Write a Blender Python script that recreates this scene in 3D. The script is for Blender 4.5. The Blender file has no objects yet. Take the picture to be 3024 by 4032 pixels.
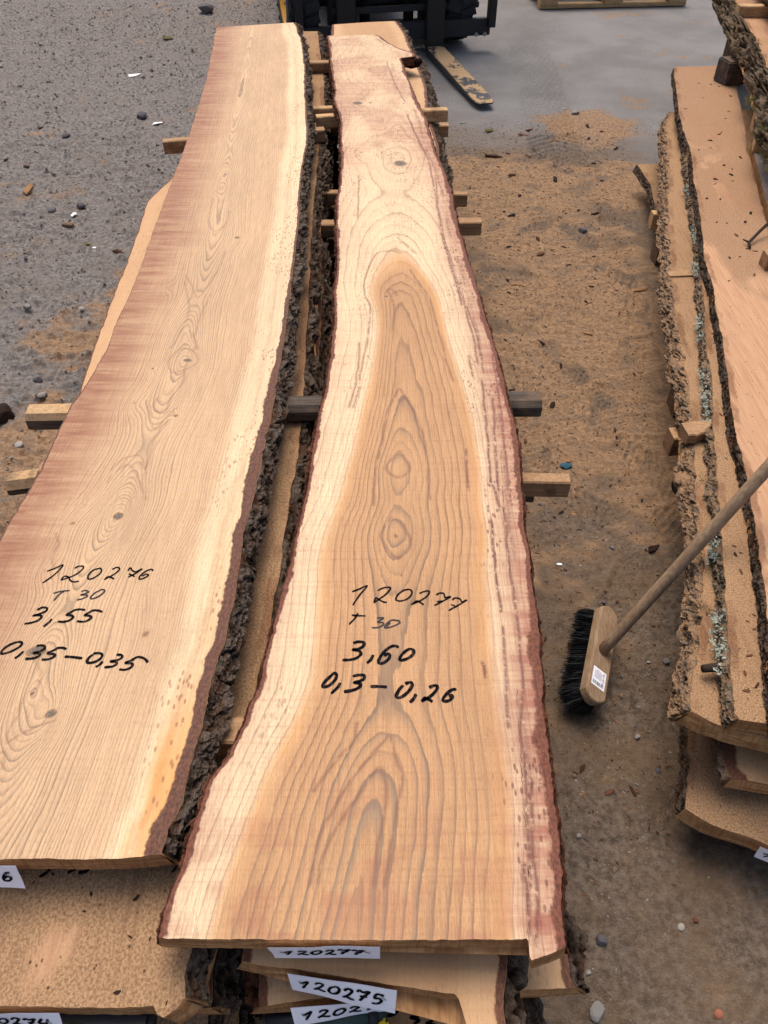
import bpy, bmesh, math, random
import numpy as np
from mathutils import Vector, Matrix

random.seed(7)
rng = np.random.default_rng(11)
scene = bpy.context.scene

# ------------------------------------------------------------------ camera
cd = bpy.data.cameras.new('camera')
cam = bpy.data.objects.new('camera', cd)
scene.collection.objects.link(cam)
cam.location = (0, 0, 1.5)
cam.rotation_euler = (math.radians(45), 0, 0)
cd.sensor_fit = 'VERTICAL'
cd.sensor_height = 24.0
cd.lens = 18.02
cd.clip_start = 0.02
cd.clip_end = 600
scene.camera = cam

# ------------------------------------------------------------------ light
SUN_EL, SUN_AZ = math.radians(66), math.radians(-12)      # azimuth from +Y towards +X
w = bpy.data.worlds.new('World')
scene.world = w
w.use_nodes = True
wn = w.node_tree
bg = wn.nodes['Background']
sky = wn.nodes.new('ShaderNodeTexSky')
sky.sky_type = 'NISHITA'
sky.sun_disc = False
sky.sun_elevation = SUN_EL
sky.sun_rotation = SUN_AZ
sky.air_density = 1.0
sky.dust_density = 5.0
sky.ozone_density = 0.3
wn.links.new(sky.outputs[0], bg.inputs[0])
bg.inputs[1].default_value = 0.13
sd = bpy.data.lights.new('sun', 'SUN')
sd.energy = 1.45
sd.angle = math.radians(38)
sd.color = (1.0, 0.97, 0.93)
sun = bpy.data.objects.new('sun', sd)
scene.collection.objects.link(sun)
sdir = Vector((math.sin(SUN_AZ) * math.cos(SUN_EL), math.cos(SUN_AZ) * math.cos(SUN_EL), math.sin(SUN_EL)))
sun.rotation_euler = sdir.to_track_quat('Z', 'Y').to_euler()
sun.location = (0, 0, 8)
vs = scene.view_settings
vs.view_transform = 'Standard'
vs.look = 'None'
vs.gamma = 1.0
vs.use_curve_mapping = False
vs.exposure = 0.56
scene.render.film_transparent = False

# ------------------------------------------------------------------ numpy noise
def _hash(ix, iy, seed):
    n = (ix.astype(np.int64) * 374761393 + iy.astype(np.int64) * 668265263 + seed * 974634777) & 0xFFFFFFFF
    n = ((n ^ (n >> 13)) * 1274126177) & 0xFFFFFFFF
    n = n ^ (n >> 16)
    return (n & 0xFFFFFF) / float(0xFFFFFF)
def vnoise(x, y, seed=0):
    x = np.asarray(x, float); y = np.asarray(y, float)
    ix = np.floor(x); iy = np.floor(y)
    fx = x - ix; fy = y - iy
    fx = fx * fx * fx * (fx * (fx * 6 - 15) + 10); fy = fy * fy * fy * (fy * (fy * 6 - 15) + 10)
    a = _hash(ix, iy, seed); b = _hash(ix + 1, iy, seed); c = _hash(ix, iy + 1, seed); d = _hash(ix + 1, iy + 1, seed)
    return (a + (b - a) * fx) * (1 - fy) + (c + (d - c) * fx) * fy
def fbm(x, y, oct=4, seed=0, rough=0.5):
    s = 0.0; a = 1.0; t = 0.0
    for o in range(oct):
        s = s + a * vnoise(x * 2 ** o + 17.3 * o, y * 2 ** o - 9.1 * o, seed + o); t += a; a *= rough
    return s / t
def sstep(a, b, x):
    t = np.clip((x - a) / (b - a), 0, 1)
    return t * t * (3 - 2 * t)
def poly_dist(X, Y, pts):
    best = np.full(X.shape, 1e9)
    for (x0, y0), (x1, y1) in zip(pts[:-1], pts[1:]):
        dx, dy = x1 - x0, y1 - y0
        t = np.clip(((X - x0) * dx + (Y - y0) * dy) / (dx * dx + dy * dy + 1e-12), 0, 1)
        best = np.minimum(best, (X - x0 - t * dx) ** 2 + (Y - y0 - t * dy) ** 2)
    return np.sqrt(best)

# ------------------------------------------------------------------ materials
def lin(r, g, b):
    f = lambda c: (c / 255.0 / 12.92) if c <= 10.3 else ((c / 255.0 + 0.055) / 1.055) ** 2.4
    return (f(r), f(g), f(b), 1.0)
class Mat:
    def __init__(s, name):
        s.m = bpy.data.materials.new(name); s.m.use_nodes = True
        s.nt = s.m.node_tree; s.b = s.nt.nodes['Principled BSDF']
        s.tc = s.nt.nodes.new('ShaderNodeTexCoord').outputs['Object']
    def N(s, t): return s.nt.nodes.new(t)
    def put(s, sock, v):
        if isinstance(v, bpy.types.NodeSocket): s.nt.links.new(v, sock)
        else: sock.default_value = v
    def map(s, sc, off=(0, 0, 0), vec=None):
        n = s.N('ShaderNodeMapping'); s.put(n.inputs[0], vec or s.tc); n.inputs['Scale'].default_value = sc; n.inputs['Location'].default_value = off
        return n.outputs[0]
    def noise(s, vec, scale=1.0, detail=3.0, rough=0.55, dist=0.0):
        n = s.N('ShaderNodeTexNoise'); s.put(n.inputs['Vector'], vec); n.inputs['Scale'].default_value = scale
        n.inputs['Detail'].default_value = detail; n.inputs['Roughness'].default_value = rough; n.inputs['Distortion'].default_value = dist
        return n.outputs[0]
    def voro(s, vec, scale, feature='F1', rand=1.0):
        n = s.N('ShaderNodeTexVoronoi'); n.feature = feature; s.put(n.inputs['Vector'], vec); n.inputs['Scale'].default_value = scale
        n.inputs['Randomness'].default_value = rand
        return n.outputs[0], n.outputs[1]
    def white(s, v):
        n = s.N('ShaderNodeTexWhiteNoise'); n.noise_dimensions = '1D'; s.put(n.inputs['W'], v); return n.outputs[0]
    def attr(s, name):
        n = s.N('ShaderNodeAttribute'); n.attribute_name = name; return n.outputs['Fac']
    def math(s, op, a, b=0.0, c=0.0, clamp=False):
        n = s.N('ShaderNodeMath'); n.operation = op; n.use_clamp = clamp
        s.put(n.inputs[0], a); s.put(n.inputs[1], b); s.put(n.inputs[2], c); return n.outputs[0]
    def mul(s, a, b): return s.math('MULTIPLY', a, b)
    def add(s, a, b): return s.math('ADD', a, b)
    def rng(s, v, a, b, c=0.0, d=1.0, smooth=True):
        n = s.N('ShaderNodeMapRange'); n.interpolation_type = 'SMOOTHSTEP' if smooth else 'LINEAR'
        s.put(n.inputs[0], v); n.inputs[1].default_value = a; n.inputs[2].default_value = b; n.inputs[3].default_value = c; n.inputs[4].default_value = d
        return n.outputs[0]
    def ramp(s, v, stops):
        n = s.N('ShaderNodeValToRGB'); s.put(n.inputs[0], v); e = n.color_ramp.elements
        e[0].position, e[0].color = stops[0]; e[1].position, e[1].color = stops[-1]
        for p, c in stops[1:-1]:
            k = e.new(p); k.color = c
        return n.outputs[0]
    def mix(s, f, a, b, mode='MIX'):
        n = s.N('ShaderNodeMix'); n.data_type = 'RGBA'; n.blend_type = mode
        s.put(n.inputs[0], f); s.put(n.inputs[6], a); s.put(n.inputs[7], b); return n.outputs[2]
    def bump(s, h, strength, dist, nrm=None):
        n = s.N('ShaderNodeBump'); n.inputs['Strength'].default_value = strength; n.inputs['Distance'].default_value = dist
        s.put(n.inputs['Height'], h)
        if nrm is not None: s.put(n.inputs['Normal'], nrm)
        return n.outputs[0]
    def out(s, col, rough=0.8, nrm=None, spec=0.25, metal=0.0):
        s.put(s.b.inputs['Base Color'], col); s.put(s.b.inputs['Roughness'], rough)
        s.b.inputs['Specular IOR Level'].default_value = spec; s.put(s.b.inputs['Metallic'], metal)
        if nrm is not None: s.put(s.b.inputs['Normal'], nrm)
        return s.m

def wood_top(name, heart, sap, linec, stainc, rimc, rim_w, streakc, line_k=0.55, dots=0.0, saw=0.12, lw=0.0, stm=.2):
    M = Mat(name)
    r = M.add(M.attr('ring'), M.mul(M.add(M.noise(M.map((70, 9, 1)), 1, 3), -0.5), 0.55))
    r = M.add(r, M.mul(M.add(M.noise(M.map((260, 30, 1)), 1, 2), -0.5), 0.22))
    fr = M.math('FRACT', r)
    line = M.ramp(fr, [(0.0, (0, 0, 0, 1)), (0.5 - lw, (.10, .10, .10, 1)), (0.82 - lw, (.34, .34, .34, 1)), (0.91 - lw, (1, 1, 1, 1)), (0.965, (1, 1, 1, 1)), (1.0, (0, 0, 0, 1))])
    st = M.rng(M.math('POWER', M.white(M.math('FLOOR', r)), 1.5), 0.0, 1.0, stm, 1.0, False)
    fib = M.noise(M.map((520, 14, 1)), 1, 3, 0.6)
    blot = M.noise(M.map((7, 2.2, 1)), 1, 4, 0.6)
    sawm = M.noise(M.map((5, 230, 1)), 1, 2, 0.6)
    sapm = M.attr('sap')
    col = M.mix(sapm, heart, sap)
    col = M.mix(M.rng(blot, .35, .7, 0, .35), col, M.mix(0.5, col, linec))
    lk = M.mul(M.mul(line, st), M.mul(line_k, M.rng(M.noise(M.map((9, 3, 1), (3, 1, 0)), 1, 3), .3, .6, .5, 1.0)))
    lk = M.mul(lk, M.rng(sapm, 0, 1, 1.0, .62))
    col = M.mix(lk, col, linec)
    col = M.mix(M.mul(M.rng(fib, .35, .7), .24), col, linec)
    col = M.mix(M.mul(M.rng(M.noise(M.map((700, 160, 1)), 1, 2, .7), .45, .75), .28), col, tuple(c * .6 for c in linec[:3]) + (1,))
    col = M.mix(M.mul(M.rng(sawm, .5, .72), saw), col, M.mix(.5, col, stainc))
    col = M.mix(M.mul(M.attr('ora'), M.rng(M.noise(M.map((30, 4, 1), (7, 7, 0)), 1, 4), .3, .6, .35, 1.0)), col, lin(206, 150, 88))
    # grey-blue tint following the strongest growth lines
    gl = M.mul(M.attr('greyl'), M.mul(M.rng(fr, .35, .92), M.rng(fr, 1.0, .97)))
    col = M.mix(M.mul(M.mul(gl, st), .75), col, lin(132, 114, 94))
    # reddish drying stain, streaked across the grain by the saw
    sn = M.noise(M.map((6, 42, 1), (5, 2, 0)), 1, 4, 0.65)
    stn = M.math('MULTIPLY', M.attr('stain'), M.rng(M.add(M.mul(sn, .6), M.mul(M.noise(M.map((14, 150, 1), (1, 2, 0)), 1, 3, .7), .4)), .34, .62, .42, 1.0), clamp=True)
    col = M.mix(stn, col, stainc)
    # pitch dots
    if dots:
        d, _ = M.voro(M.map((150, 62, 1)), 1.0)
        dm = M.mul(M.rng(d, .2, .34, 1.0, 0.0), M.rng(M.noise(M.map((14, 5, 1), (9, 4, 0)), 1, 3), .47, .58))
        col = M.mix(M.mul(dm, M.mul(dots, M.attr('dotm'))), col, streakc)
    # dark resin streaks
    sk = M.mul(M.attr('streak'), M.rng(M.noise(M.map((110, 95, 1), (2, 7, 0)), 1, 3, .75), .34, .50))
    col = M.mix(M.mul(sk, .9), col, streakc)
    sk2 = M.mul(M.attr('streak2'), M.rng(M.noise(M.map((90, 30, 1), (4, 1, 0)), 1, 3, .7), .3, .5))
    col = M.mix(M.mul(sk2, .7), col, lin(118, 80, 62))
    # knots
    kn = M.attr('knot')
    col = M.mix(M.rng(kn, .25, .7, 0, .35), col, lin(160, 122, 84))
    kc = M.rng(M.add(kn, M.mul(M.add(M.noise(M.map((160, 160, 1)), 1, 3), -.5), .25)), .66, .72)
    col = M.mix(M.mul(M.rng(kn, .50, .60), M.rng(kn, .70, .62, 0, .8)), col, lin(112, 82, 58))
    col = M.mix(M.mul(kc, .9), col, M.ramp(M.noise(M.map((300, 300, 1)), 1, 3), [(.3, lin(58, 52, 48)), (.55, lin(98, 88, 78)), (.75, lin(132, 116, 98))]))
    # inner bark rim
    rimn = M.add(M.attr('rim'), M.mul(M.add(M.noise(M.map((60, 38, 1)), 1, 5, .7), -.5), .012))
    rm = M.rng(rimn, rim_w - .0022, rim_w + .001, 1.0, 0.0)
    rcol = M.mix(M.rng(M.noise(M.map((260, 150, 1)), 1, 4, .7), .3, .7), rimc, tuple(c * .38 for c in rimc[:3]) + (1,))
    col = M.mix(rm, col, rcol)
    h = M.add(M.mul(fib, .5), M.add(M.mul(sawm, .4), M.mul(line, -.2)))
    h = M.add(h, M.mul(M.mul(rm, M.noise(M.map((300, 200, 1)), 1, 3)), 2.5))
    return M.out(col, M.rng(fib, .3, .7, .62, .8), M.bump(h, .35, .0012), .3)

def end_grain(name, a, b):
    M = Mat(name)
    n = M.noise(M.map((14, 14, 120)), 1, 3, .6, 1.2)
    n2 = M.noise(M.map((240, 20, 30)), 1, 3, .6)
    col = M.mix(M.rng(n, .35, .65), a, b)
    col = M.mix(M.rng(n2, .4, .75, 0, .6), col, tuple(c * .55 for c in b[:3]) + (1,))
    return M.out(col, .85, M.bump(n2, .5, .002), .15)

def dusty_top(name, a, b, grain, speck, grain_k=.3):
    M = Mat(name)
    n1 = M.noise(M.map((330, 250, 1)), 1, 4, .75)
    n2 = M.noise(M.map((11, 6, 1)), 1, 4, .6)
    col = M.mix(M.rng(n1, .40, .62), a, b)
    gr = M.noise(M.map((170, 7, 1)), 1, 3, .6)
    col = M.mix(M.mul(M.mul(M.rng(gr, .42, .66), M.rng(n2, .40, .62)), grain_k * 2.2), col, grain)
    col = M.mix(M.rng(M.noise(M.map((5, 2.4, 1), (6, 1, 0)), 1, 4, .6), .45, .7, 0, .45), col, M.mix(.5, col, grain))
    clean = M.attr('stain')
    col = M.mix(clean, col, M.mix(M.rng(gr, .35, .7), lin(192, 151, 117), lin(176, 134, 102)))
    d, dc = M.voro(M.map((95, 80, 1)), 1.0)
    sp = M.mul(M.rng(d, .1, .22, 1.0, 0.0), M.rng(M.noise(M.map((70, 60, 1), (3, 3, 0)), 1, 2), .52, .6))
    col = M.mix(M.mul(sp, .8), col, speck)
    rimn = M.add(M.attr('rim'), M.mul(M.add(M.noise(M.map((40, 30, 1)), 1, 4, .6), -.5), .02))
    rm = M.rng(rimn, .012, .018, 1.0, 0.0)
    col = M.mix(M.mul(M.mul(rm, M.rng(n2, .42, .6)), .6), col, M.mix(M.rng(n1, .4, .6), lin(128, 88, 64), lin(82, 52, 38)))
    h = M.add(n1, M.mul(n2, .6))
    return M.out(col, .95, M.bump(h, .6, .003), .05)

def bark_mat(name, deep, mid, top, red, dust=None, dust_k=0.0, lichen=0.0):
    M = Mat(name)
    h = M.add(M.attr('h'), M.mul(M.add(M.noise(M.map((190, 110, 190)), 1, 4, .7), -.5), .8))
    col = M.ramp(h, [(.12, deep), (.45, mid), (.85, top)])
    col = M.mix(M.rng(M.noise(M.map((34, 14, 34)), 1, 3, .6), .54, .7, 0, .7), col, red)
    if lichen:
        ln = M.noise(M.map((60, 40, 60), (4, 4, 0)), 1, 4, .65)
        col = M.mix(M.rng(ln, .62 - lichen * .12, .68 - lichen * .1, 0, .9), col, M.mix(M.rng(M.noise(M.map((160, 160, 160)), 1, 2), .4, .6), lin(142, 146, 128), lin(84, 82, 56)))
    if dust is not None:
        g = M.N('ShaderNodeNewGeometry'); sx = M.N('ShaderNodeSeparateXYZ'); M.nt.links.new(g.outputs['Normal'], sx.inputs[0])
        up = M.rng(sx.outputs[2], .05, .6)
        col = M.mix(M.math('MULTIPLY', up, M.rng(M.noise(M.map((60, 40, 60)), 1, 4), .38, .55, 0, dust_k)), col, dust)
    fine = M.noise(M.map((420, 260, 420)), 1, 4, .7)
    col = M.mix(M.rng(fine, .36, .58, .55, 0), col, tuple(c * .6 for c in deep[:3]) + (1,))
    return M.out(col, .95, M.bump(fine, 1.0, .008), .08)

def plain_wood(name, a, b, axis=0, dust=None, dark=None, k=.5, part=False):
    M = Mat(name)
    sc = [150, 150, 150]; sc[axis] = 8
    n = M.noise(M.map(tuple(sc)), 1, 4, .65)
    col = M.mix(M.rng(n, .3, .7), a, b)
    n2 = M.noise(M.map((18, 18, 18)), 1, 4, .6)
    if dark is not None: col = M.mix(M.rng(n2, .48, .66, 0, k), col, dark)
    if dust is not None:
        g = M.N('ShaderNodeNewGeometry'); sx = M.N('ShaderNodeSeparateXYZ'); M.nt.links.new(g.outputs['Normal'], sx.inputs[0])
        if part:
            px_ = M.N('ShaderNodeSeparateXYZ'); M.nt.links.new(M.tc, px_.inputs[0]); n2 = M.mul(M.add(n2, .12), M.rng(px_.outputs[0], -.28, -.36))
        dn = M.noise(M.map((160, 160, 160)), 1, 3, .7)
        col = M.mix(M.mul(M.rng(sx.outputs[2], .5, .9), M.rng(n2, .3, .55, 0.0 if part else .25, 1.0)), col, M.mix(M.rng(dn, .35, .65), dust, tuple(c * .7 for c in dust[:3]) + (1,)))
    return M.out(col, .85, M.bump(n, .4, .002), .15)

def flat_mat(name, c, rough=.6, metal=0.0, spec=.4, vary=.25, scale=30):
    M = Mat(name)
    n = M.noise(M.map((scale,) * 3), 1, 4, .6)
    col = M.mix(M.rng(n, .35, .7, 0, vary), c, tuple(x * .5 for x in c[:3]) + (1,))
    return M.out(col, rough, M.bump(n, .15, .002), spec, metal)

MT = {}
TAN = lin(178, 140, 104)
MT['w276'] = wood_top('larch_pale', lin(207, 170, 130), lin(230, 202, 160), lin(104, 80, 62), lin(134, 84, 62), lin(112, 72, 54), .017, lin(140, 88, 58), .66, .7, .12, .10, .36)
MT['w277'] = wood_top('larch_figured', lin(191, 146, 102), lin(229, 198, 158), lin(92, 64, 48), lin(142, 80, 64), lin(122, 70, 50), .0075, lin(98, 56, 48), .80, .7, .36, .05, .3)
MT['wplain'] = wood_top('larch_plain', lin(184, 144, 102), lin(202, 164, 120), lin(160, 118, 84), lin(170, 118, 88), lin(120, 76, 54), .010, lin(110, 72, 52), .5, .6, .3)
MT['endA'] = end_grain('end_grain', lin(188, 144, 98), lin(150, 106, 68))
MT['dust'] = dusty_top('sawdust_board', lin(176, 141, 106), lin(130, 100, 73), lin(128, 98, 74), lin(60, 44, 34))
MT['dust2'] = dusty_top('sawdust_board_reddish', lin(176, 141, 109), lin(126, 96, 73), lin(150, 104, 78), lin(60, 44, 34), .2)
MT['bark'] = bark_mat('bark_dark', lin(18, 14, 11), lin(76, 60, 48), lin(124, 108, 94), lin(108, 72, 50))
MT['barkred'] = bark_mat('bark_red', lin(34, 20, 15), lin(96, 58, 42), lin(128, 84, 62), lin(108, 58, 38))
MT['barkdust'] = bark_mat('bark_dusty', lin(48, 39, 32), lin(120, 100, 84), lin(156, 136, 116), lin(116, 86, 64), lin(188, 150, 114), 1.0)
MT['barklich'] = bark_mat('bark_lichen', lin(34, 30, 26), lin(92, 80, 68), lin(134, 122, 106), lin(100, 74, 54), lin(186, 148, 112), .6, .6)
MT['barkmoss'] = bark_mat('bark_mossy', lin(34, 28, 22), lin(92, 76, 60), lin(150, 132, 110), lin(84, 70, 42), lin(150, 120, 90), .5, .25)
MT['stickpale'] = plain_wood('stick_pale', lin(200, 164, 120), lin(166, 127, 88), 0, None, lin(112, 84, 60), .55)
MT['sticktan'] = plain_wood('stick_tan', lin(168, 131, 96), lin(132, 99, 70), 0, lin(172, 136, 100), lin(88, 66, 48), .7)
MT['stickdark'] = plain_wood('stick_weathered', lin(92, 81, 72), lin(52, 44, 38), 0, None, lin(134, 100, 74), .5)
MT['stickdust'] = plain_wood('stick_weathered_dusty', lin(92, 81, 72), lin(54, 46, 40), 0, lin(192, 156, 114), lin(130, 104, 80), .4)
MT['stickpart'] = plain_wood('stick_weathered_dusty_end', lin(92, 81, 72), lin(54, 46, 40), 0, lin(192, 156, 114), lin(130, 104, 80), .4, True)
MT['bearer'] = plain_wood('bearer_wood', lin(120, 94, 70), lin(84, 64, 48), 0, TAN, lin(60, 46, 36), .5)
MT['greywood'] = plain_wood('weathered_grey_board', lin(150, 140, 134), lin(124, 114, 106), 1, None, lin(170, 150, 130), .4)
MT['broomwood'] = plain_wood('broom_wood', lin(160, 135, 108), lin(132, 108, 85), 2, None, lin(120, 94, 72), .45)
MT['broomhead'] = plain_wood('broom_block_wood', lin(162, 136, 108), lin(136, 110, 85), 1, None, lin(126, 96, 70), .45)
MT['bristle'] = flat_mat('bristle_black', (.006, .006, .007, 1), .55, 0, .3)
_I = Mat('marker_black'); MT['ink'] = _I.out(_I.mix(_I.rng(_I.noise(_I.map((420, 60, 60)), 1, 4, .75), .50, .66, 0, .75), (.003, .003, .0045, 1), lin(74, 60, 52)), .8, None, .05)
MT['inkgrey'] = flat_mat('marker_faded', lin(54, 48, 50), .7, 0, .2, .7, 160)
MT['paper'] = flat_mat('tag_paper', lin(246, 244, 250), .7, 0, .2, .04, 60)
MT['metal'] = flat_mat('staple_metal', lin(150, 150, 150), .4, .9, .5)
MT['blackpaint'] = flat_mat('black_paint', (.012, .012, .014, 1), .5, 0, .4, .5, 14)
MT['blackdusty'] = flat_mat('black_steel_dusty', (.026, .026, .028, 1), .65, 0, .3, .5, 9)
MT['rubber'] = flat_mat('tyre_rubber', (.035, .036, .038, 1), .8, 0, .25, .5, 18)
MT['orange'] = flat_mat('orange_paint', lin(232, 160, 40), .45, 0, .45, .25, 12)
MT['greenplastic'] = flat_mat('green_plastic', lin(38, 58, 52), .55, 0, .4, .3, 80)
MT['yellowplastic'] = flat_mat('yellow_plastic', lin(222, 190, 30), .45, 0, .4, .15, 60)
MT['palletwood'] = plain_wood('pallet_wood', lin(190, 160, 118), lin(158, 128, 92), 0, None, lin(120, 98, 74), .4)
MT['glass'] = flat_mat('lamp_glass', lin(210, 205, 190), .15, 0, .6, .1)
MT['moss'] = flat_mat('moss_green', lin(106, 98, 58), .95, 0, .05, .6, 90)
MT['lichen'] = flat_mat('lichen_pale', lin(158, 162, 146), .95, 0, .05, .5, 120)
MT['twig'] = flat_mat('twig_bark', lin(62, 50, 44), .9, 0, .1, .5, 90)
for i, c in enumerate([(112, 106, 104), (138, 132, 126), (92, 88, 90), (158, 151, 142), (126, 104, 86)]):
    MT['stone%d' % i] = flat_mat('stone_%s' % ['grey', 'light_grey', 'dark_grey', 'pale', 'brown'][i], lin(*c), .9, 0, .15, .6, 70)
for i, c in enumerate([(70, 46, 34), (104, 70, 50), (48, 36, 30), (150, 112, 78)]):
    MT['chip%d' % i] = flat_mat('chip_%s' % ['brown', 'red_brown', 'dark', 'tan'][i], lin(*c), .9, 0, .1, .6, 110)
MT['white'] = flat_mat('litter_white', lin(236, 234, 228), .6, 0, .3, .1)
MT['orangebit'] = flat_mat('brick_orange', lin(156, 98, 74), .85, 0, .2, .3)
MT['bluebit'] = flat_mat('blue_rag', lin(52, 84, 98), .9, 0, .1, .4)
MT['leaf'] = flat_mat('leaf_olive', lin(92, 86, 48), .85, 0, .15, .4)

# ------------------------------------------------------------------ mesh helpers
COL = scene.collection
def tag(o, label=None, cat=None, group=None, kind=None):
    if label: o['label'] = label
    if cat: o['category'] = cat
    if group: o['group'] = group
    if kind: o['kind'] = kind
    return o
def thing(name, label, cat, loc, group=None):
    o = bpy.data.objects.new(name, None); COL.objects.link(o)
    o.location = loc; o.empty_display_size = .05
    return tag(o, label, cat, group)
def wloc(o):
    v = Vector((0, 0, 0))
    while o is not None:
        v = v + o.location; o = o.parent
    return v
def link(me, name, parent=None, loc=None):
    o = bpy.data.objects.new(name, me); COL.objects.link(o)
    if parent is not None: o.parent = parent
    if loc is not None: o.location = loc
    return o
def np_mesh(name, V, quads, mats, parent=None, smooth=False, attrs=None, midx=None, loc=None):
    """world-space vertices; the object sits at its parent's place (or loc)."""
    V = np.asarray(V, float).copy()
    org = wloc(parent) if parent is not None else Vector(loc or (0, 0, 0))
    V -= np.array(org)
    me = bpy.data.meshes.new(name)
    Q = np.asarray(quads, np.int32); n, k = Q.shape
    me.vertices.add(len(V)); me.vertices.foreach_set('co', V.astype(np.float32).ravel())
    me.loops.add(n * k); me.loops.foreach_set('vertex_index', Q.ravel())
    me.polygons.add(n); me.polygons.foreach_set('loop_start', np.arange(0, n * k, k, dtype=np.int32))
    me.polygons.foreach_set('loop_total', np.full(n, k, np.int32))
    if midx is not None: me.polygons.foreach_set('material_index', np.asarray(midx, np.int32))
    me.polygons.foreach_set('use_smooth', np.full(n, smooth, bool))
    for m in (mats if isinstance(mats, (list, tuple)) else [mats]): me.materials.append(m)
    for a, v in (attrs or {}).items():
        at = me.attributes.new(a, 'FLOAT', 'POINT'); at.data.foreach_set('value', np.asarray(v, np.float32).ravel())
    me.update(); me.validate()
    o = link(me, name, parent)
    if parent is None: o.location = org
    return o
def bm_obj(name, bm, mat, parent=None, loc=None, smooth=False):
    org = wloc(parent) if parent is not None else Vector(loc or (0, 0, 0))
    bmesh.ops.recalc_face_normals(bm, faces=bm.faces)
    for v in bm.verts: v.co -= org
    me = bpy.data.meshes.new(name); bm.to_mesh(me); bm.free()
    for m in (mat if isinstance(mat, (list, tuple)) else [mat]): me.materials.append(m)
    if smooth:
        for p in me.polygons: p.use_smooth = True
    o = link(me, name, parent)
    if parent is None: o.location = org
    return o
def grid_quads(nr, nc, base=0):
    i = np.arange((nr - 1) * (nc - 1)); r = i // (nc - 1); c = i % (nc - 1)
    a = base + r * nc + c
    return np.stack([a, a + 1, a + nc + 1, a + nc], 1)
def add_box(bm, c, size, rot=None, bev=0.0, jit=0.0):
    r = bmesh.ops.create_cube(bm, size=1.0)
    vs = r['verts']
    R = rot if rot is not None else Matrix.Identity(3)
    for v in vs:
        p = Vector((v.co.x * size[0], v.co.y * size[1], v.co.z * size[2]))
        if jit: p += Vector((random.uniform(-jit, jit), random.uniform(-jit, jit), 0))
        v.co = R @ p + Vector(c)
    if bev:
        es = set(e for v in vs for e in v.link_edges)
        bmesh.ops.bevel(bm, geom=list(es), offset=bev, segments=2, affect='EDGES')
def add_tube(bm, pts, radii, seg=8, caps=True):
    pts = [Vector(p) for p in pts]; rings = []
    for i, p in enumerate(pts):
        d = (pts[min(i + 1, len(pts) - 1)] - pts[max(i - 1, 0)]).normalized()
        a = d.orthogonal().normalized(); b = d.cross(a)
        r = radii[i] if isinstance(radii, (list, tuple)) else radii
        if i and rings:
            a = (prev_a - d * prev_a.dot(d)).normalized(); b = d.cross(a)
        prev_a = a
        rings.append([bm.verts.new(p + (a * math.cos(2 * math.pi * k / seg) + b * math.sin(2 * math.pi * k / seg)) * r) for k in range(seg)])
    for r0, r1 in zip(rings[:-1], rings[1:]):
        for k in range(seg): bm.faces.new((r0[k], r0[(k + 1) % seg], r1[(k + 1) % seg], r1[k]))
    if caps: bm.faces.new(rings[0][::-1]); bm.faces.new(rings[-1])
def smooth_line(pts, n=6):
    P = [np.array(p, float) for p in pts]; P = [2 * P[0] - P[1]] + P + [2 * P[-1] - P[-2]]; out = []
    for i in range(1, len(P) - 2):
        for k in range(n):
            t = k / n; a, b, c, d = P[i - 1], P[i], P[i + 1], P[i + 2]
            out.append(.5 * ((2 * b) + (c - a) * t + (2 * a - 5 * b + 4 * c - d) * t * t + (3 * b - a - 3 * c + d) * t ** 3))
    out.append(P[-2]); return out
def ribbons(strokes, width, embed, seed=0):
    """marker strokes -> thin raised ribbon; embed(p2d)->(x,y,z). returns verts, quads"""
    V, Q = [], []
    for si, s in enumerate(strokes):
        pl = smooth_line(s, 6); n = len(pl); b = len(V)
        for i, p in enumerate(pl):
            d = pl[min(i + 1, n - 1)] - pl[max(i - 1, 0)]; d = d / (np.linalg.norm(d) + 1e-9)
            nn = np.array([-d[1], d[0]])
            wv = width * .5 * (0.8 + .4 * vnoise(np.array(i * .33 + si * 7.7), np.array(seed + .5), 5)) * (0.75 if i in (0, n - 1) else 1)
            V += [embed(p + nn * wv), embed(p - nn * wv)]
        Q += [(b + 2 * i, b + 2 * i + 1, b + 2 * i + 3, b + 2 * i + 2) for i in range(n - 1)]
    return V, Q

# ------------------------------------------------------------------ live-edge boards
def edge_fn(pts, jag, seed):
    p = sorted(pts, key=lambda q: q[1])
    ys = np.array([q[1] for q in p]); xs = np.array([q[0] for q in p])
    def f(y):
        x = np.interp(y, ys, xs)
        lo = y < ys[0]; hi = y > ys[-1]
        if len(ys) > 1:
            x = np.where(lo, xs[0] + (y - ys[0]) * (xs[1] - xs[0]) / (ys[1] - ys[0] + 1e-9), x)
            x = np.where(hi, xs[-1] + (y - ys[-1]) * (xs[-1] - xs[-2]) / (ys[-1] - ys[-2] + 1e-9), x)
        return x + jag * ((fbm(y / .035, y * 0 + seed, 3, seed) - .5) * 2 + (vnoise(y / .006, y * 0, seed + 9) - .5) * .7)
    return f
def end_fn(e, Lf, Rf):
    if isinstance(e, (int, float)): return lambda s: np.full_like(s, e)
    ss, yy = [], []
    for x, y in e:
        l = float(Lf(np.array([y]))[0]); r = float(Rf(np.array([y]))[0])
        ss.append((x - l) / (r - l)); yy.append(y)
    o = np.argsort(ss); ss = np.array(ss)[o]; yy = np.array(yy)[o]
    return lambda s: np.interp(s, ss, yy)
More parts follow.
